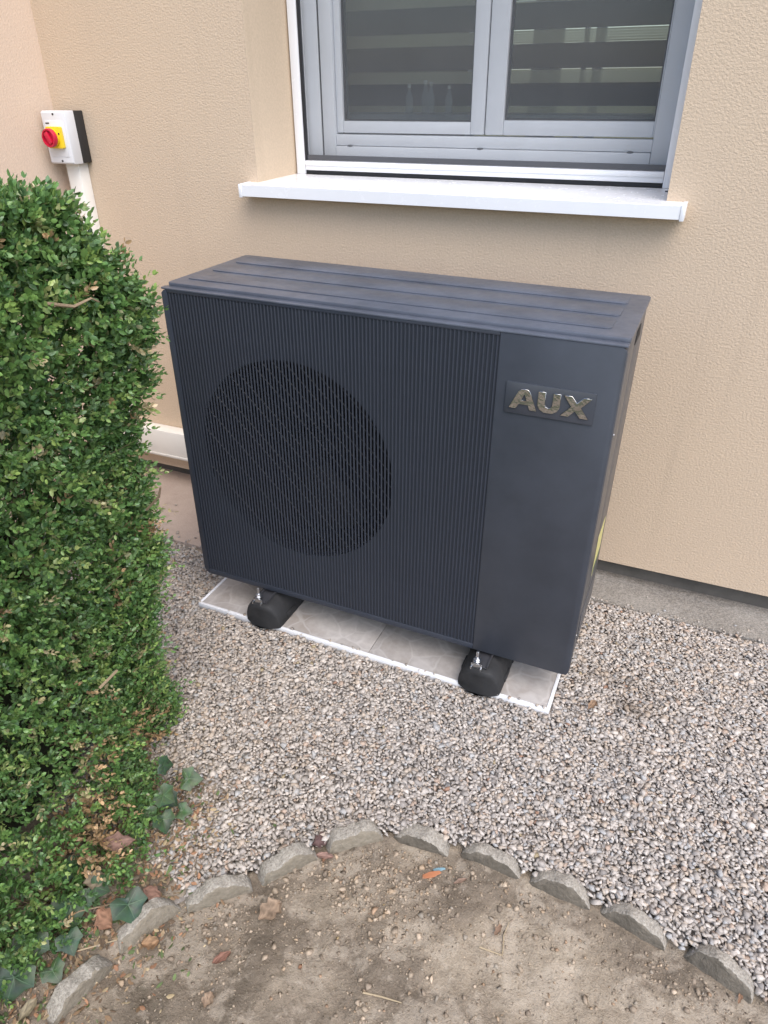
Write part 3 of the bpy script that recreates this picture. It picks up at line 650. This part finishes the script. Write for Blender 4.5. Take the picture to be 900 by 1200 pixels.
# ------------------------------------------------------------------ gravel
def pebble_templates(k, npts, flat, seed):
    out = []; rg = random.Random(seed)
    for _ in range(k):
        b = bmesh.new()
        for _i in range(npts):
            v = Vector((rg.gauss(0, 1), rg.gauss(0, 1), rg.gauss(0, 1))).normalized()
            b.verts.new((v.x*rg.uniform(.85, 1.1), v.y*rg.uniform(.65, .9), v.z*flat*rg.uniform(.8, 1.1)))
        r = bmesh.ops.convex_hull(b, input=b.verts[:])
        bmesh.ops.delete(b, geom=[g_ for g_ in r['geom_interior'] if isinstance(g_, bmesh.types.BMVert)], context='VERTS')
        b.verts.index_update(); bmesh.ops.triangulate(b, faces=b.faces[:])
        out.append((np.array([v.co[:] for v in b.verts]), np.array([[v.index for v in f.verts] for f in b.faces]))); b.free()
    return out
def rotmats(n, tilt, rg):
    a = rg.uniform(0, 2*np.pi, n); t = rg.normal(0, tilt, n); ph = rg.uniform(0, 2*np.pi, n)
    ca, sa = np.cos(a), np.sin(a); z = np.zeros(n); o1 = np.ones(n)
    Rz = np.stack([np.stack([ca, -sa, z], 1), np.stack([sa, ca, z], 1), np.stack([z, z, o1], 1)], 1)
    k = np.stack([np.cos(ph), np.sin(ph), z], 1); K = np.zeros((n, 3, 3))
    K[:, 0, 2] = k[:, 1]; K[:, 2, 0] = -k[:, 1]; K[:, 1, 2] = -k[:, 0]; K[:, 2, 1] = k[:, 0]
    R = np.eye(3)[None] + np.sin(t)[:, None, None]*K + (1-np.cos(t))[:, None, None]*(K@K)
    return R@Rz
def scatter(P, size, col, temps, tilt, rg):
    R = rotmats(len(P), tilt, rg); which = rg.integers(0, len(temps), len(P)); VV, FF, TT = [], [], []; base = 0
    for k, (tv_, tf) in enumerate(temps):
        s_ = np.where(which == k)[0]
        if not len(s_): continue
        v = np.einsum('nij,vj->nvi', R[s_], tv_)*size[s_][:, None, None] + P[s_][:, None, :]
        nv = len(tv_); VV.append(v.reshape(-1, 3)); FF.append((tf[None]+(np.arange(len(s_))*nv)[:, None, None]+base).reshape(-1, 3)); TT.append(np.repeat(col[s_], nv, 0)); base += nv*len(s_)
    return np.concatenate(VV), np.concatenate(FF), np.concatenate(TT)
def hexgrid(x0, x1, y0, y1, sp, jit, rg):
    ys_ = np.arange(y0, y1, sp*0.866); P = []
    for i, y in enumerate(ys_):
        x = np.arange(x0+(i % 2)*sp/2, x1, sp); P.append(np.stack([x, np.full(len(x), y)], 1))
    P = np.concatenate(P); return P + rg.normal(0, jit*sp, P.shape)
temps = pebble_templates(30, 9, 0.55, 3)
def stone_cols(n, x, y, rg):
    pal = np.array([(0.40, 0.375, 0.35), (0.47, 0.44, 0.41), (0.33, 0.31, 0.295), (0.44, 0.385, 0.33), (0.53, 0.50, 0.47), (0.27, 0.255, 0.245), (0.41, 0.33, 0.275), (0.38, 0.385, 0.39)])
    c = pal[rg.choice(len(pal), n, p=[.28, .22, .15, .14, .08, .03, .03, .07])]*rg.uniform(.88, 1.12, (n, 1))*np.array([1.08, 1.04, .995])
    warm = np.clip(1.0-(x-0.25)/0.7, 0, 1)*np.clip((y+0.75)/-0.1+9, 0, 1)
    c = c*(1-0.35*warm[:, None]) + c*np.array([1.06, 0.98, 0.87])*(0.35*warm[:, None])
    damp = np.maximum(np.exp(-(((x-1.376)/.055)**2+((y-.075)/.03)**2)), .6*np.exp(-(((x-1.33)/.10)**2+((y-.16)/.04)**2)))*np.clip(2.2*fbm(x, y, 40, 83), 0, 1)
    c = c*(1-damp[:, None]*np.array([.42, .47, .52]))
    rare = rg.random(n); c[rare < .003] = (0.33, 0.20, 0.14); c[(rare > .006) & (rare < .008)] = (0.38, 0.31, 0.20)
    return c
def gravel_ok(P):
    x, y = P[:, 0], P[:, 1]
    ok = ~((x > PX0-.004) & (x < PX1+.004) & (y > PY0-.004) & (y < PY1))
    ok &= ~(inside_bed(x, y+0.0)) & (y > np.interp(x, AX, AY)+0.001)
    edge = np.where(x < 0.112, 0.235, 0.512) + 0.014*(fbm(x, y, 30, 77)-.5)
    ok &= y < edge
    lf = (x < 0.56) & (y < -0.83 + 0.12*(fbm(x, y, 9, 71)-.5)); ok &= ~lf
    return ok
VV, FF, TT, base = [], [], [], 0
for sp, zc, zs, sz in ((0.0112, -0.0048, 0.0010, 0.0084), (0.0106, -0.0012, 0.0014, 0.0082)):
    P = hexgrid(-0.75, 2.05, -0.95, 0.55, sp, 0.17, RNG); P = P[gravel_ok(P)]
    n = len(P); z = zc + RNG.normal(0, zs, n) + 0.010*(fbm(P[:, 0], P[:, 1], 5, 61, 2)-.375) + 0.011*np.exp(-((P[:, 1]-np.interp(P[:, 0], AX, AY))/.055)**2) - 0.020*np.clip(1-(P[:, 1]-np.interp(P[:, 0], AX, AY))/.020, 0, 1)
    size = sz*np.clip(RNG.lognormal(0, .28, n), .5, 1.9)
    v, f, t_ = scatter(np.column_stack([P, z]), size, stone_cols(n, P[:, 0], P[:, 1], RNG), temps, .24, RNG)
    VV.append(v); FF.append(f+base); TT.append(t_); base += len(v)
# stray stones on the slabs and crumbs thinning out under the hedge
P = np.concatenate([RNG.uniform((-0.6, 0.235), (0.1, 0.29), (110, 2)), RNG.uniform((-0.5, 0.29), (0.0, 0.5), (14, 2)), RNG.uniform((1.15, 0.51), (2.0, 0.535), (70, 2)), RNG.uniform((1.2, 0.54), (2.0, 0.62), (7, 2)), RNG.uniform((-.01, -.05), (1.15, -.035), (26, 2))])
v, f, t_ = scatter(np.column_stack([P, np.where((P[:, 1] < 0) & (P[:, 0] < 1.16), .016, .004)]), RNG.uniform(.004, .008, len(P)), stone_cols(len(P), P[:, 0], P[:, 1], RNG), temps, .3, RNG)
VV.append(v); FF.append(f+base); TT.append(t_)
o = link('gravel', np_mesh('gravel', np.concatenate(VV), np.concatenate(FF), np.concatenate(TT)), 'pebble')
tag(o, 'loose light grey crushed gravel around the heat pump pad', 'gravel', kind='stuff')

# small stones lying in the soil
n = 60000; P = RNG.uniform((0.30, -1.75), (2.1, -0.5), (n, 2)); x, y = P[:, 0], P[:, 1]
d = np.interp(x, AX, AY)-y
dens = 0.06 + 0.24*np.exp(-np.abs(d-.04)/.06) + 0.75*np.exp(-(((x-0.93)/.13)**2+((y+.68)/.10)**2)) + 0.35*np.exp(-(((x-0.66)/.10)**2+((y+.87)/.08)**2)) + .9*np.clip(fbm(x, y, 7, 91)-.52, 0, 1)
dens = np.where(x < 0.47, 0.45, dens)
ok = (RNG.random(n) < dens) & ((inside_bed(x, y) & (d > 0.03)) | ((x < 0.5) & (y < -.66)))
P = P[ok]; n = len(P); size = np.clip(RNG.lognormal(math.log(.0032), .55, n), .0012, .0105)
v, f, t_ = scatter(np.column_stack([P, soil_h(P[:, 0], P[:, 1])+size*.25]), size, stone_cols(n, P[:, 0]*0, P[:, 1]*0, RNG)*np.array([.95, .86, .74])*RNG.uniform(.6, 1.0, (n, 1)), pebble_templates(14, 9, .7, 5), .4, RNG)
n2 = 16000; P2 = RNG.uniform((0.30, -1.7), (2.1, -0.5), (n2, 2)); P2 = P2[inside_bed(P2[:, 0], P2[:, 1]) & (RNG.random(n2) < .15+fbm(P2[:, 0], P2[:, 1], 9, 95))]; n2 = len(P2)
s2 = RNG.uniform(.0010, .0028, n2); c2 = np.array([(0.30, 0.245, 0.18)])*RNG.uniform(.5, 1.6, (n2, 1))
v2, f2, t2 = scatter(np.column_stack([P2, soil_h(P2[:, 0], P2[:, 1])+s2*.3]), s2, c2, pebble_templates(6, 7, .8, 6), .5, RNG)
o = link('pebbles', np_mesh('pebbles', np.concatenate([v, v2]), np.concatenate([f, f2+len(v)]), np.concatenate([t_, t2])), 'pebble')
tag(o, 'small stones and crumbs of earth strewn over the bare soil', 'pebbles', kind='stuff')

# ------------------------------------------------------------------ hedge
HX0, HX1, HY0, HY1, HT = -0.36, 0.330, -1.95, -0.365, 1.372
hg = thing('box_hedge', (0.0, -1.15, 0.0), 'dense clipped green box hedge at the left edge', 'hedge')
def hedge_bulge(p):
    x, y, z = p[:, 0], p[:, 1], p[:, 2]
    b_ = 0.040*np.sin(5.1*y+3.3*z+.8)*np.sin(4.3*z-2.2*x+1.1) + 0.022*np.sin(13*y+1.3)*np.sin(11*z+.4+5*x) + 0.012*np.sin(29*z+17*y)*np.cos(23*x+19*y)
    prof = np.interp(z, [0, .15, .4, .7, .95, 1.1, 1.25, 1.36], [-.11, -.11, -.108, -.068, -.005, .028, 0.005, -.03])
    prof = np.where(y < -.58, prof + np.clip((-.58-y)/.2, 0, 1)*np.interp(z, [0, .3, .7, 1.0], [.140, .085, .02, 0]), prof)
    low = 0.07*np.exp(-((y+.78)/.22)**2)*np.exp(-(z/.22)**2) + 0.03*np.exp(-((y+1.2)/.4)**2)*np.exp(-(z/.5)**2)
    return b_*0.8 + prof + low
def hedge_points(n, rg):
    lx, ly, lz = HX1-HX0, HY1-HY0, HT
    ar = np.array([ly*lz*1.35, lx*lz*.9, lx*ly*1.0, ly*lz*.25, lx*lz*.2]); w = ar/ar.sum(); k = rg.choice(5, n, p=w)
    u, v_ = rg.random(n), rg.random(n); v_ = np.where(k != 2, v_**1.05, v_)
    P = np.zeros((n, 3))
    # bias the long faces to the far end that the picture shows
    yy = HY0 + ly*(1-(1-u)**0.85*1.0) if False else HY1 - ly*(u**1.25)
    P[:, 0] = np.select([k == 0, k == 1, k == 2, k == 3, k == 4], [HX1, HX0+lx*u, HX0+lx*v_, HX0, HX0+lx*u])
    P[:, 1] = np.select([k == 0, k == 1, k == 2, k == 3, k == 4], [yy, HY1, yy, HY0+ly*u, HY0])
    P[:, 2] = np.where(k == 2, HT, lz*v_)
    r = 0.075; lo = np.array([HX0+r, HY0+r, -1]); hi = np.array([HX1-r, HY1-r, HT-r]); c = np.clip(P, lo, hi)
    nn = P-c; L = np.linalg.norm(nn, axis=1, keepdims=True); nn = nn/np.maximum(L, 1e-6)
    Q = c+nn*r
    Q = Q + nn*hedge_bulge(Q)[:, None]
    tap = np.clip((Q[:, 2]-1.02)/.33, 0, 1)**1.3*np.clip((Q[:, 1]+.95)/.55, 0, 1)**1.5
    Q[:, 1] -= .16*tap; Q[:, 2] -= .004*tap*np.clip((Q[:, 1]+.75)/.3, 0, 1)
    return Q, nn
DEAD = [(0.38, -0.80, 0.20, .035), (0.37, -0.84, 0.15, .03), (0.37, -0.86, 0.10, .035), (0.36, -0.60, 0.08, .05), (0.37, -.92, .10, .03), (0.33, -.46, .60, .02), (0.31, -.55, .45, .03)]
def leaf_cols(P, rg):
    n = len(P)
    pal = np.array([(0.058, 0.122, 0.040), (0.085, 0.165, 0.050), (0.120, 0.210, 0.062), (0.040, 0.088, 0.036), (0.18, 0.26, 0.075), (0.095, 0.155, 0.080), (0.26, 0.31, 0.12), (0.44, 0.35, 0.23)])
    c = np.array([1.55, 1.50, 1.42])*pal[rg.choice(8, n, p=[.24, .26, .16, .10, .08, .10, .035, .025])]*rg.uniform(.8, 1.22, (n, 1))
    return c
def make_leaves(base, axis, side, length, width, cols):
    """six corner folded oval leaves"""
    nrm = np.cross(axis, side); nrm /= np.linalg.norm(nrm, axis=1, keepdims=True)+1e-9
    L = length[:, None]; Wd = width[:, None]
    pts = [base, base+axis*L*.30+side*Wd*.48+nrm*Wd*.12, base+axis*L*.70+side*Wd*.42+nrm*Wd*.10, base+axis*L+nrm*(-.04)*L, base+axis*L*.70-side*Wd*.42+nrm*Wd*.10, base+axis*L*.30-side*Wd*.48+nrm*Wd*.12]
    V = np.stack(pts, 1).reshape(-1, 3); i = np.arange(len(base))*6
    F = np.concatenate([np.stack([i, i+1, i+2, i+3], 1), np.stack([i, i+3, i+4, i+5], 1)])
    return V, F, np.repeat(cols, 6, 0)
def unit(a): return a/(np.linalg.norm(a, axis=1, keepdims=True)+1e-9)
ns = 24000
Q, nn = hedge_points(ns, RNG)
depth = RNG.random(ns)**1.7*0.10; stick = (RNG.random(ns) < .05)*RNG.uniform(.0, .014, ns)
root = Q - nn*(depth-stick+.028)[:, None]
upv = np.array([0, 0, 1.0])
dr = unit(nn*0.85 + upv*0.42 + RNG.normal(0, .48, (ns, 3)))
slen = RNG.uniform(.035, .062, ns)*(1+.5*(stick > 0.01))
shoot_c = leaf_cols(root, RNG)
deadw = np.zeros(ns)
for dx, dy, dz, rr in DEAD: deadw = np.maximum(deadw, np.exp(-(((root-np.array([dx, dy, dz]))[:, 1:]**2).sum(1))/rr**2)*(root[:, 0] > .2))
dead = (RNG.random(ns) < deadw*.8) | (RNG.random(ns) < .008)
shoot_c[dead] = np.array([(0.46, 0.31, 0.17)])*RNG.uniform(.7, 1.25, (dead.sum(), 1))
Vl, Fl, Tl, base_i = [], [], [], 0
ref = unit(np.cross(dr, RNG.normal(0, 1, (ns, 3)))); ref2 = np.cross(dr, ref)
NP = 6
for k in range(NP):
    t = (k+.7)/NP
    for sgn in (-1, 1):
        keep = RNG.random(ns) < (.93 if k > 0 else .7)
        sdv = (ref if k % 2 == 0 else ref2)*sgn
        bs = root + dr*(slen*t)[:, None]
        open_ = 1.05 - .55*(k/(NP-1))
        ax = unit(dr*np.cos(open_) + sdv*np.sin(open_) + upv*.12 + RNG.normal(0, .2, (ns, 3)))
        sv = unit(np.cross(ax, dr) + RNG.normal(0, .15, (ns, 3))); sv = unit(sv - ax*(sv*ax).sum(1, keepdims=True))
        ln = RNG.uniform(.0105, .0185, ns)*np.interp(root[:, 2], [.2, .9, 1.3], [.9, 1.0, 1.15])*(1-.28*(k/(NP-1))**2)
        cc = shoot_c*.65 + leaf_cols(root, RNG)*.35; cc = np.where(dead[:, None], shoot_c*RNG.uniform(.8, 1.2, (ns, 1)), cc)
        cc = cc*(0.88+.30*k/(NP-1))
        v, f, tcol = make_leaves(bs[keep], ax[keep], sv[keep], ln[keep], ln[keep]*RNG.uniform(.48, .62, keep.sum()), cc[keep])
        Vl.append(v); Fl.append(f+base_i); Tl.append(tcol); base_i += len(v)
loc = np.array(hg.location)
o = link('foliage', np_mesh('foliage', np.concatenate(Vl)-loc, np.concatenate(Fl), np.concatenate(Tl), True), 'leaf', hg); o['kind'] = 'stuff'
# fine twigs of the shoots, main stems and the shaded inner brushwood
tw = MB()
for i in RNG.choice(ns, 1500, replace=False):
    a = Vector(root[i]-nn[i]*.05); c = Vector(root[i]+dr[i]*slen[i]*.9)
    d_ = (c-a).normalized(); s1 = d_.orthogonal().normalized()*.0011; s2 = d_.cross(s1)
    tri = [a+s1, a-s1*.5+s2*.87, a-s1*.5-s2*.87]; tv3 = [tw.bm.verts.new(q) for q in tri]; tp = tw.bm.verts.new(c)
    for k in range(3): tw.bm.faces.new((tv3[k], tv3[(k+1) % 3], tp))
o = tw.build('twigs', 'bark', hg, 0); o['kind'] = 'stuff'
for y in (-.55, -.85, -1.2, -1.6):
    st_ = MB()
    for k in range(5):
        a = random.uniform(0, 6.28); px, py = 0.0, y
        pts = [(px, py, -.02)] + [(px+math.cos(a)*.22*q**1.2+random.uniform(-.02, .02), py+math.sin(a)*.16*q**1.2+random.uniform(-.02, .02), 1.15*q) for q in (.25, .5, .75, 1)]
        st_.tube(pts, [.014, .011, .008, .005, .003], 6)
    st_.build('stem', 'bark', hg)
for pts in ([(0.30, -.50, .70), (0.345, -.505, .745), (0.36, -.51, .775)], [(0.33, -.66, 1.185), (0.349, -.62, 1.172), (0.355, -.585, 1.178), (0.345, -.56, 1.165)], [(0.36, -.78, .45), (.375, -.74, .47)]):
    st_ = MB(); st_.tube(pts, [.0032, .0028]+[.0018]*(len(pts)-2), 6); st_.build('branch', 'bark', hg)
# brushwood core: crumpled box inside the leaves, branches and shade put into one dark colour
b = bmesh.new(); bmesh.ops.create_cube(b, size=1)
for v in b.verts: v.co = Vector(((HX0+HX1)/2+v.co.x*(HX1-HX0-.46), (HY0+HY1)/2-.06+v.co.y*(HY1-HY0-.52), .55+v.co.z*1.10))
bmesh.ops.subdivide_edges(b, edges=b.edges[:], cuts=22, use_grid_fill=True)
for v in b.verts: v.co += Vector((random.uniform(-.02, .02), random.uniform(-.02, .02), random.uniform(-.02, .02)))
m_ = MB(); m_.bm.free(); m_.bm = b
MAT['brush_shade'] = paint('brushwood_shade', (0.030, 0.032, 0.016), 0.95, 0.5, 90, 0.8)
m_.build('brushwood', 'brush_shade', hg, 0)

# ------------------------------------------------------------------ ivy
IVY = [(0, -.10), (.26, -.26), (.56, -.22), (.60, .02), (.68, .34), (.44, .46), (.26, .70), (.0, 1.0), (-.26, .70), (-.44, .46), (-.68, .34), (-.60, .02), (-.56, -.22), (-.26, -.26)]
def ivy_leaf(parent, pos, size, dirv, nrm, col):
    d_ = Vector(dirv).normalized(); n_ = Vector(nrm).normalized(); d_ = (d_-n_*d_.dot(n_)).normalized(); s_ = d_.cross(n_)
    off = Vector((0, 0, 0)); q = parent
    while q is not None: off += q.location; q = q.parent
    P = Vector(pos)-off; V = []; T_ = []
    for sc, dz in ((0.0, 0.0), (.55, .05), (1.0, -.02)):
        for a, c in IVY:
            c2 = c*sc + (.18*(1-sc)); a2 = a*sc
            hgt = dz*size + (abs(a2)*.22)*size + random.uniform(-.012, .012)*size
            V.append(P + s_*(a2*size*.75) + d_*(c2*size*.75) + n_*hgt)
            T_.append(tuple(k*(1.0 if sc > .2 else 1.3)*random.uniform(.75, 1.25) for k in col))
    n = len(IVY); F = []
    base_ = P + d_*(.0) + n_*(.055*size)
    for r in range(2):
        for i in range(n): F.append((r*n+i, r*n+(i+1) % n, (r+1)*n+(i+1) % n, (r+1)*n+i))
    for a, c in ((0, .95), (.62, .31), (-.62, .31), (.50, -.19), (-.50, -.19)):
        tip = P + s_*(a*size*.75) + d_*(c*size*.75) + n_*(abs(a)*.22*size + .012*size); mid_ = P + s_*(a*.5*size*.75) + d_*((c*.5+.08)*size*.75) + n_*(abs(a)*.5*.22*size + .068*size)
        dd = (tip-base_).normalized(); w_ = dd.cross(n_)*(.013*size); k0 = len(V)
        V += [base_ + d_*(.13*size) + w_, base_ + d_*(.13*size) - w_, mid_ - w_*.8, mid_ + w_*.8, tip - w_*.2, tip + w_*.2]; T_ += [tuple(k*1.75 for k in col)]*6
        F += [(k0, k0+1, k0+2, k0+3), (k0+3, k0+2, k0+4, k0+5)]
    me = np_mesh('leaf', np.array([v[:] for v in V]), np.array(F), np.array(T_), True)
    return link('leaf', me, 'ivy', parent)
IVOFF = Vector((-.012, -.065, 0))
iv = thing('ivy_plant', (0.40, -0.72, 0.0), 'trailing ivy at the hedge foot beside the gravel', 'ivy', 'ivy under the hedge')
for pos, sz, d_, n_ in (((.405, -.66, .075), .055, (.6, .2, -.6), (.7, -.35, .6)), ((.395, -.70, .065), .05, (-.2, -.5, -.8), (.75, -.5, .4)), ((.425, -.69, .04), .055, (.5, -.4, -.6), (.7, -.2, .7)), ((.43, -.60, .07), .055, (.8, .5, -.2), (.4, -.5, .8)), ((.40, -.64, .035), .045, (.7, 0, -.5), (.6, -.4, .7)), ((.45, -.655, .03), .04, (.6, .4, -.3), (.3, -.4, .9)), ((.37, -.61, .10), .045, (.2, .6, -.5), (.8, -.2, .5))):
    ivy_leaf(iv, Vector(pos)+IVOFF, sz*1.0, d_, n_, random.choice(((.038, .070, .026), (.048, .084, .032), (.030, .058, .026))))
m_ = MB(); m_.tube([(.29, -.76, .0), (.37, -.75, .03), (.395, -.72, .06), (.41, -.67, .06)], [.002, .002, .0015, .001], 5); m_.build('stem', 'bark', iv)
iv = thing('ivy_plant', (0.40, -1.0, 0.0), 'large leaved ivy creeping over the litter in the bottom left corner', 'ivy', 'ivy under the hedge')
for pos, sz, d_, n_ in (((.375, -.995, .055), .075, (.5, -.5, -.45), (.65, -.35, .75)), ((.475, -.945, .045), .07, (.6, -.3, -.55), (.6, -.3, .8)), ((.36, -1.085, .05), .07, (.3, -.6, -.5), (.6, -.4, .7)), ((.375, -1.135, .04), .075, (.2, -.7, -.4), (.5, -.5, .8)), ((.41, -1.045, .03), .05, (.5, -.3, -.3), (.5, -.3, .8)), ((.40, -.955, .06), .05, (.5, .3, -.5), (.7, -.3, .6)), ((.42, -1.10, .02), .045, (.6, -.2, -.2), (.3, -.3, .9)), ((.34, -.955, .09), .05, (.5, .3, -.5), (.8, -.3, .5))):
    ivy_leaf(iv, pos, sz*1.05, d_, n_, random.choice(((.042, .076, .032), (.052, .090, .040), (.034, .064, .032))))
m_ = MB(); m_.tube([(.28, -1.1, .0), (.36, -1.05, .03), (.40, -1.0, .04), (.46, -.95, .035)], [.0022, .002, .0018, .0012], 5); m_.build('stem', 'bark', iv)

# ------------------------------------------------------------------ leaf litter under the hedge
n = 5200; P = np.column_stack([RNG.uniform(.22, .66, n), RNG.uniform(-1.45, -.62, n)]); x, y = P[:, 0], P[:, 1]
edge = np.interp(-y, [.6, .8, .95, 1.1, 1.5], [.40, .50, .52, .47, .44])
keep = RNG.random(n) < np.where(x < edge, 1.0, .9*np.exp(-((x-edge)/.05)))
P = P[keep]; n = len(P); zz = np.where(gravel_ok(P), .004, soil_h(P[:, 0], P[:, 1])) + RNG.uniform(.001, .010, n)
a = RNG.uniform(0, 6.283, n); ax = unit(np.column_stack([np.cos(a), np.sin(a), RNG.normal(0, .3, n)])); sd2 = unit(np.cross(ax, unit(np.column_stack([RNG.normal(0, .3, n), RNG.normal(0, .3, n), np.ones(n)]))))
ln = RNG.uniform(.006, .019, n); pal = np.array([(.36, .26, .16), (.26, .17, .10), (.46, .36, .22), (.17, .12, .08), (.40, .22, .13), (.13, .17, .07)])
v, f, tcol = make_leaves(np.column_stack([P, zz]), ax, sd2, ln, ln*RNG.uniform(.25, .6, n), pal[RNG.integers(0, 6, n)]*RNG.uniform(.7, 1.2, (n, 1)))
o = link('leaf_litter', np_mesh('leaf_litter', v, f, tcol, True), 'dry'); tag(o, 'brown and tan leaf litter on the ground under the hedge', 'leaf litter', kind='stuff')

# ------------------------------------------------------------------ dry leaves, twigs and scraps
def dry_leaf(x, y, z, L, Wd, ang, col, label, tiltv=(0, 0), curl=.25):
    nu, nv = 7, 4; V = []; F = []
    for i in range(nu+1):
        u = i/nu; wdt = math.sin(math.pi*min(1, u*.96+.02))**.75*Wd/2*(1+.22*math.sin(u*17+L*900)+random.uniform(-.12, .12))
        for j in range(-nv, nv+1):
            q = j/nv; V.append((u*L-L/2, q*wdt, curl*Wd*(q*q)*.8 + .10*L*math.sin(u*3.1)*curl*2 + random.uniform(-.05, .05)*Wd))
    k = 2*nv+1
    for i in range(nu):
        for j in range(k-1): F.append((i*k+j, i*k+j+1, (i+1)*k+j+1, (i+1)*k+j))
    cols = (np.array([col])*.62+.05)*RNG.uniform(.55, 1.25, (len(V), 1))
    o = link('dry_leaf', np_mesh('dry_leaf', np.array(V), np.array(F), cols, True), 'dry', None, (x, y, z))
    o.rotation_euler = (tiltv[0], tiltv[1], math.radians(ang)); tag(o, label, 'leaf', 'dry leaves on the ground and hedge foot')
def sz(x, y, d=.004): return float(soil_h(x, y)) + d
BR, TN, RD, PK = (0.25, 0.12, 0.065), (0.46, 0.31, 0.19), (0.33, 0.135, 0.075), (0.40, 0.22, 0.16)
dry_leaf(0.395, -.865, .085, .075, .036, 25, PK, 'long pinkish brown dry leaf caught in the hedge foot', (.75, -.2))
dry_leaf(0.395, -.945, .065, .045, .034, 60, (.36, .28, .17), 'tan dry leaf above the ivy at the hedge foot', (.6, .3))
dry_leaf(0.455, -.985, .030, .050, .038, -20, (.42, .20, .10), 'orange brown dry leaf between the two large ivy leaves', (.5, .2))
dry_leaf(0.735, -.815, sz(.735, -.815, .008), .058, .042, 70, TN, 'pale tan dry leaf lying flat by the edging stones', (.1, .1), .15)
dry_leaf(0.695, -.935, sz(.695, -.935), .040, .018, 60, RD, 'reddish brown dry leaf lying on dark soil', (0, .1), .15)
dry_leaf(0.718, -1.012, sz(.718, -1.012), .030, .022, 100, TN, 'small tan dry leaf near the bottom edge', (.1, .1), .3)
dry_leaf(0.782, -.655, sz(.782, -.655, .006), .040, .016, 20, PK, 'pink brown dry leaf under the pale edging stone', (.2, .1), .3)
dry_leaf(0.760, -.640, .006, .045, .03, 70, (.13, .05, .04), 'dark red dry leaf wedged between two edging stones', (.9, .2), .3)
dry_leaf(0.545, -.970, sz(.545, -.97, .008), .035, .026, 35, (.48, .27, .12), 'orange dry leaf beside the tilted edging stone', (.4, .1), .4)
dry_leaf(1.190, -.655, sz(1.19, -.655, .006), .034, .012, 80, (.40, .24, .14), 'narrow brown dry leaf in the middle of the bare soil', (.1, .3), .2)
dry_leaf(1.085, -.590, sz(1.085, -.59, .005), .035, .010, 50, (.36, .22, .14), 'thin brown dry leaf below the arc top', (.1, .2), .2)
dry_leaf(1.655, -.590, sz(1.655, -.59, .006), .035, .008, 75, (.42, .22, .11), 'thin orange dry leaf by the bottom right edging stone', (.1, .2), .2)
dry_leaf(0.500, -.900, .020, .04, .028, 10, (.30, .14, .08), 'dark brown dry leaf just under the hedge by the ivy', (.5, .4), .3)
dry_leaf(1.262, .022, .012, .045, .02, 70, (.40, .24, .13), 'brown dry leaf on the gravel beside the pad corner', (.2, .1), .3)
dry_leaf(0.43, -1.17, .01, .045, .02, 95, (.42, .34, .20), 'straw coloured dry leaf in the bottom left litter', (.3, .2), .3)
def twig(pts, r, label):
    m_ = MB(); P = [(x, y, sz(x, y, .004)) for x, y in pts]; m_.tube(P, [r]*(len(P)-1)+[r*.6], 6)
    o = m_.build('twig', 'straw', None, 60, base=P[0]); tag(o, label, 'twig', 'twigs on the soil')
MAT['straw'] = paint('dry_straw', (0.42, 0.33, 0.21), 0.8, 0.15)
twig([(1.165, -.705), (1.185, -.702), (1.213, -.700)], .0016, 'short pale twig lying sideways in the middle of the soil')
twig([(1.212, -.698), (1.204, -.66), (1.207, -.63)], .0012, 'thin pale twig pointing away in the middle of the soil')
twig([(.985, -.882), (1.02, -.872), (1.06, -.868)], .0018, 'pale straw near the bottom edge of the soil')
twig([(.43, -1.05), (.465, -1.02), (.49, -1.0)], .0016, 'straw twig by the tilted edging stone and ivy')
for (x, y, a, L, Wd, mt, lab) in ((1.022, -.600, 25, .045, .012, 'litter_orange', 'orange plastic scrap lying on stones in the soil'), (1.034, -.584, 15, .03, .007, 'litter_blue', 'pale blue plastic scrap beside the orange one')):
    m_ = MB(); m_.prism([(-L/2, -Wd/2), (L*.1, -Wd*.6), (L/2, -Wd*.1), (L*.42, Wd*.35), (-L*.1, Wd*.5), (-L*.45, Wd*.2)], 'z', 0, .0025, .0006, 1)
    bmesh.ops.subdivide_edges(m_.bm, edges=m_.bm.edges[:], cuts=1)
    for v in m_.bm.verts: v.co.z += .004*math.sin(v.co.x*90)
    me = m_.mesh((0, 0, 0), 40); me.name = 'plastic_scrap'; o = link('plastic_scrap', me, mt, None, (x, y, sz(x, y, .008))); o.rotation_euler = (.2, -.15, math.radians(a)); tag(o, lab, 'scrap')
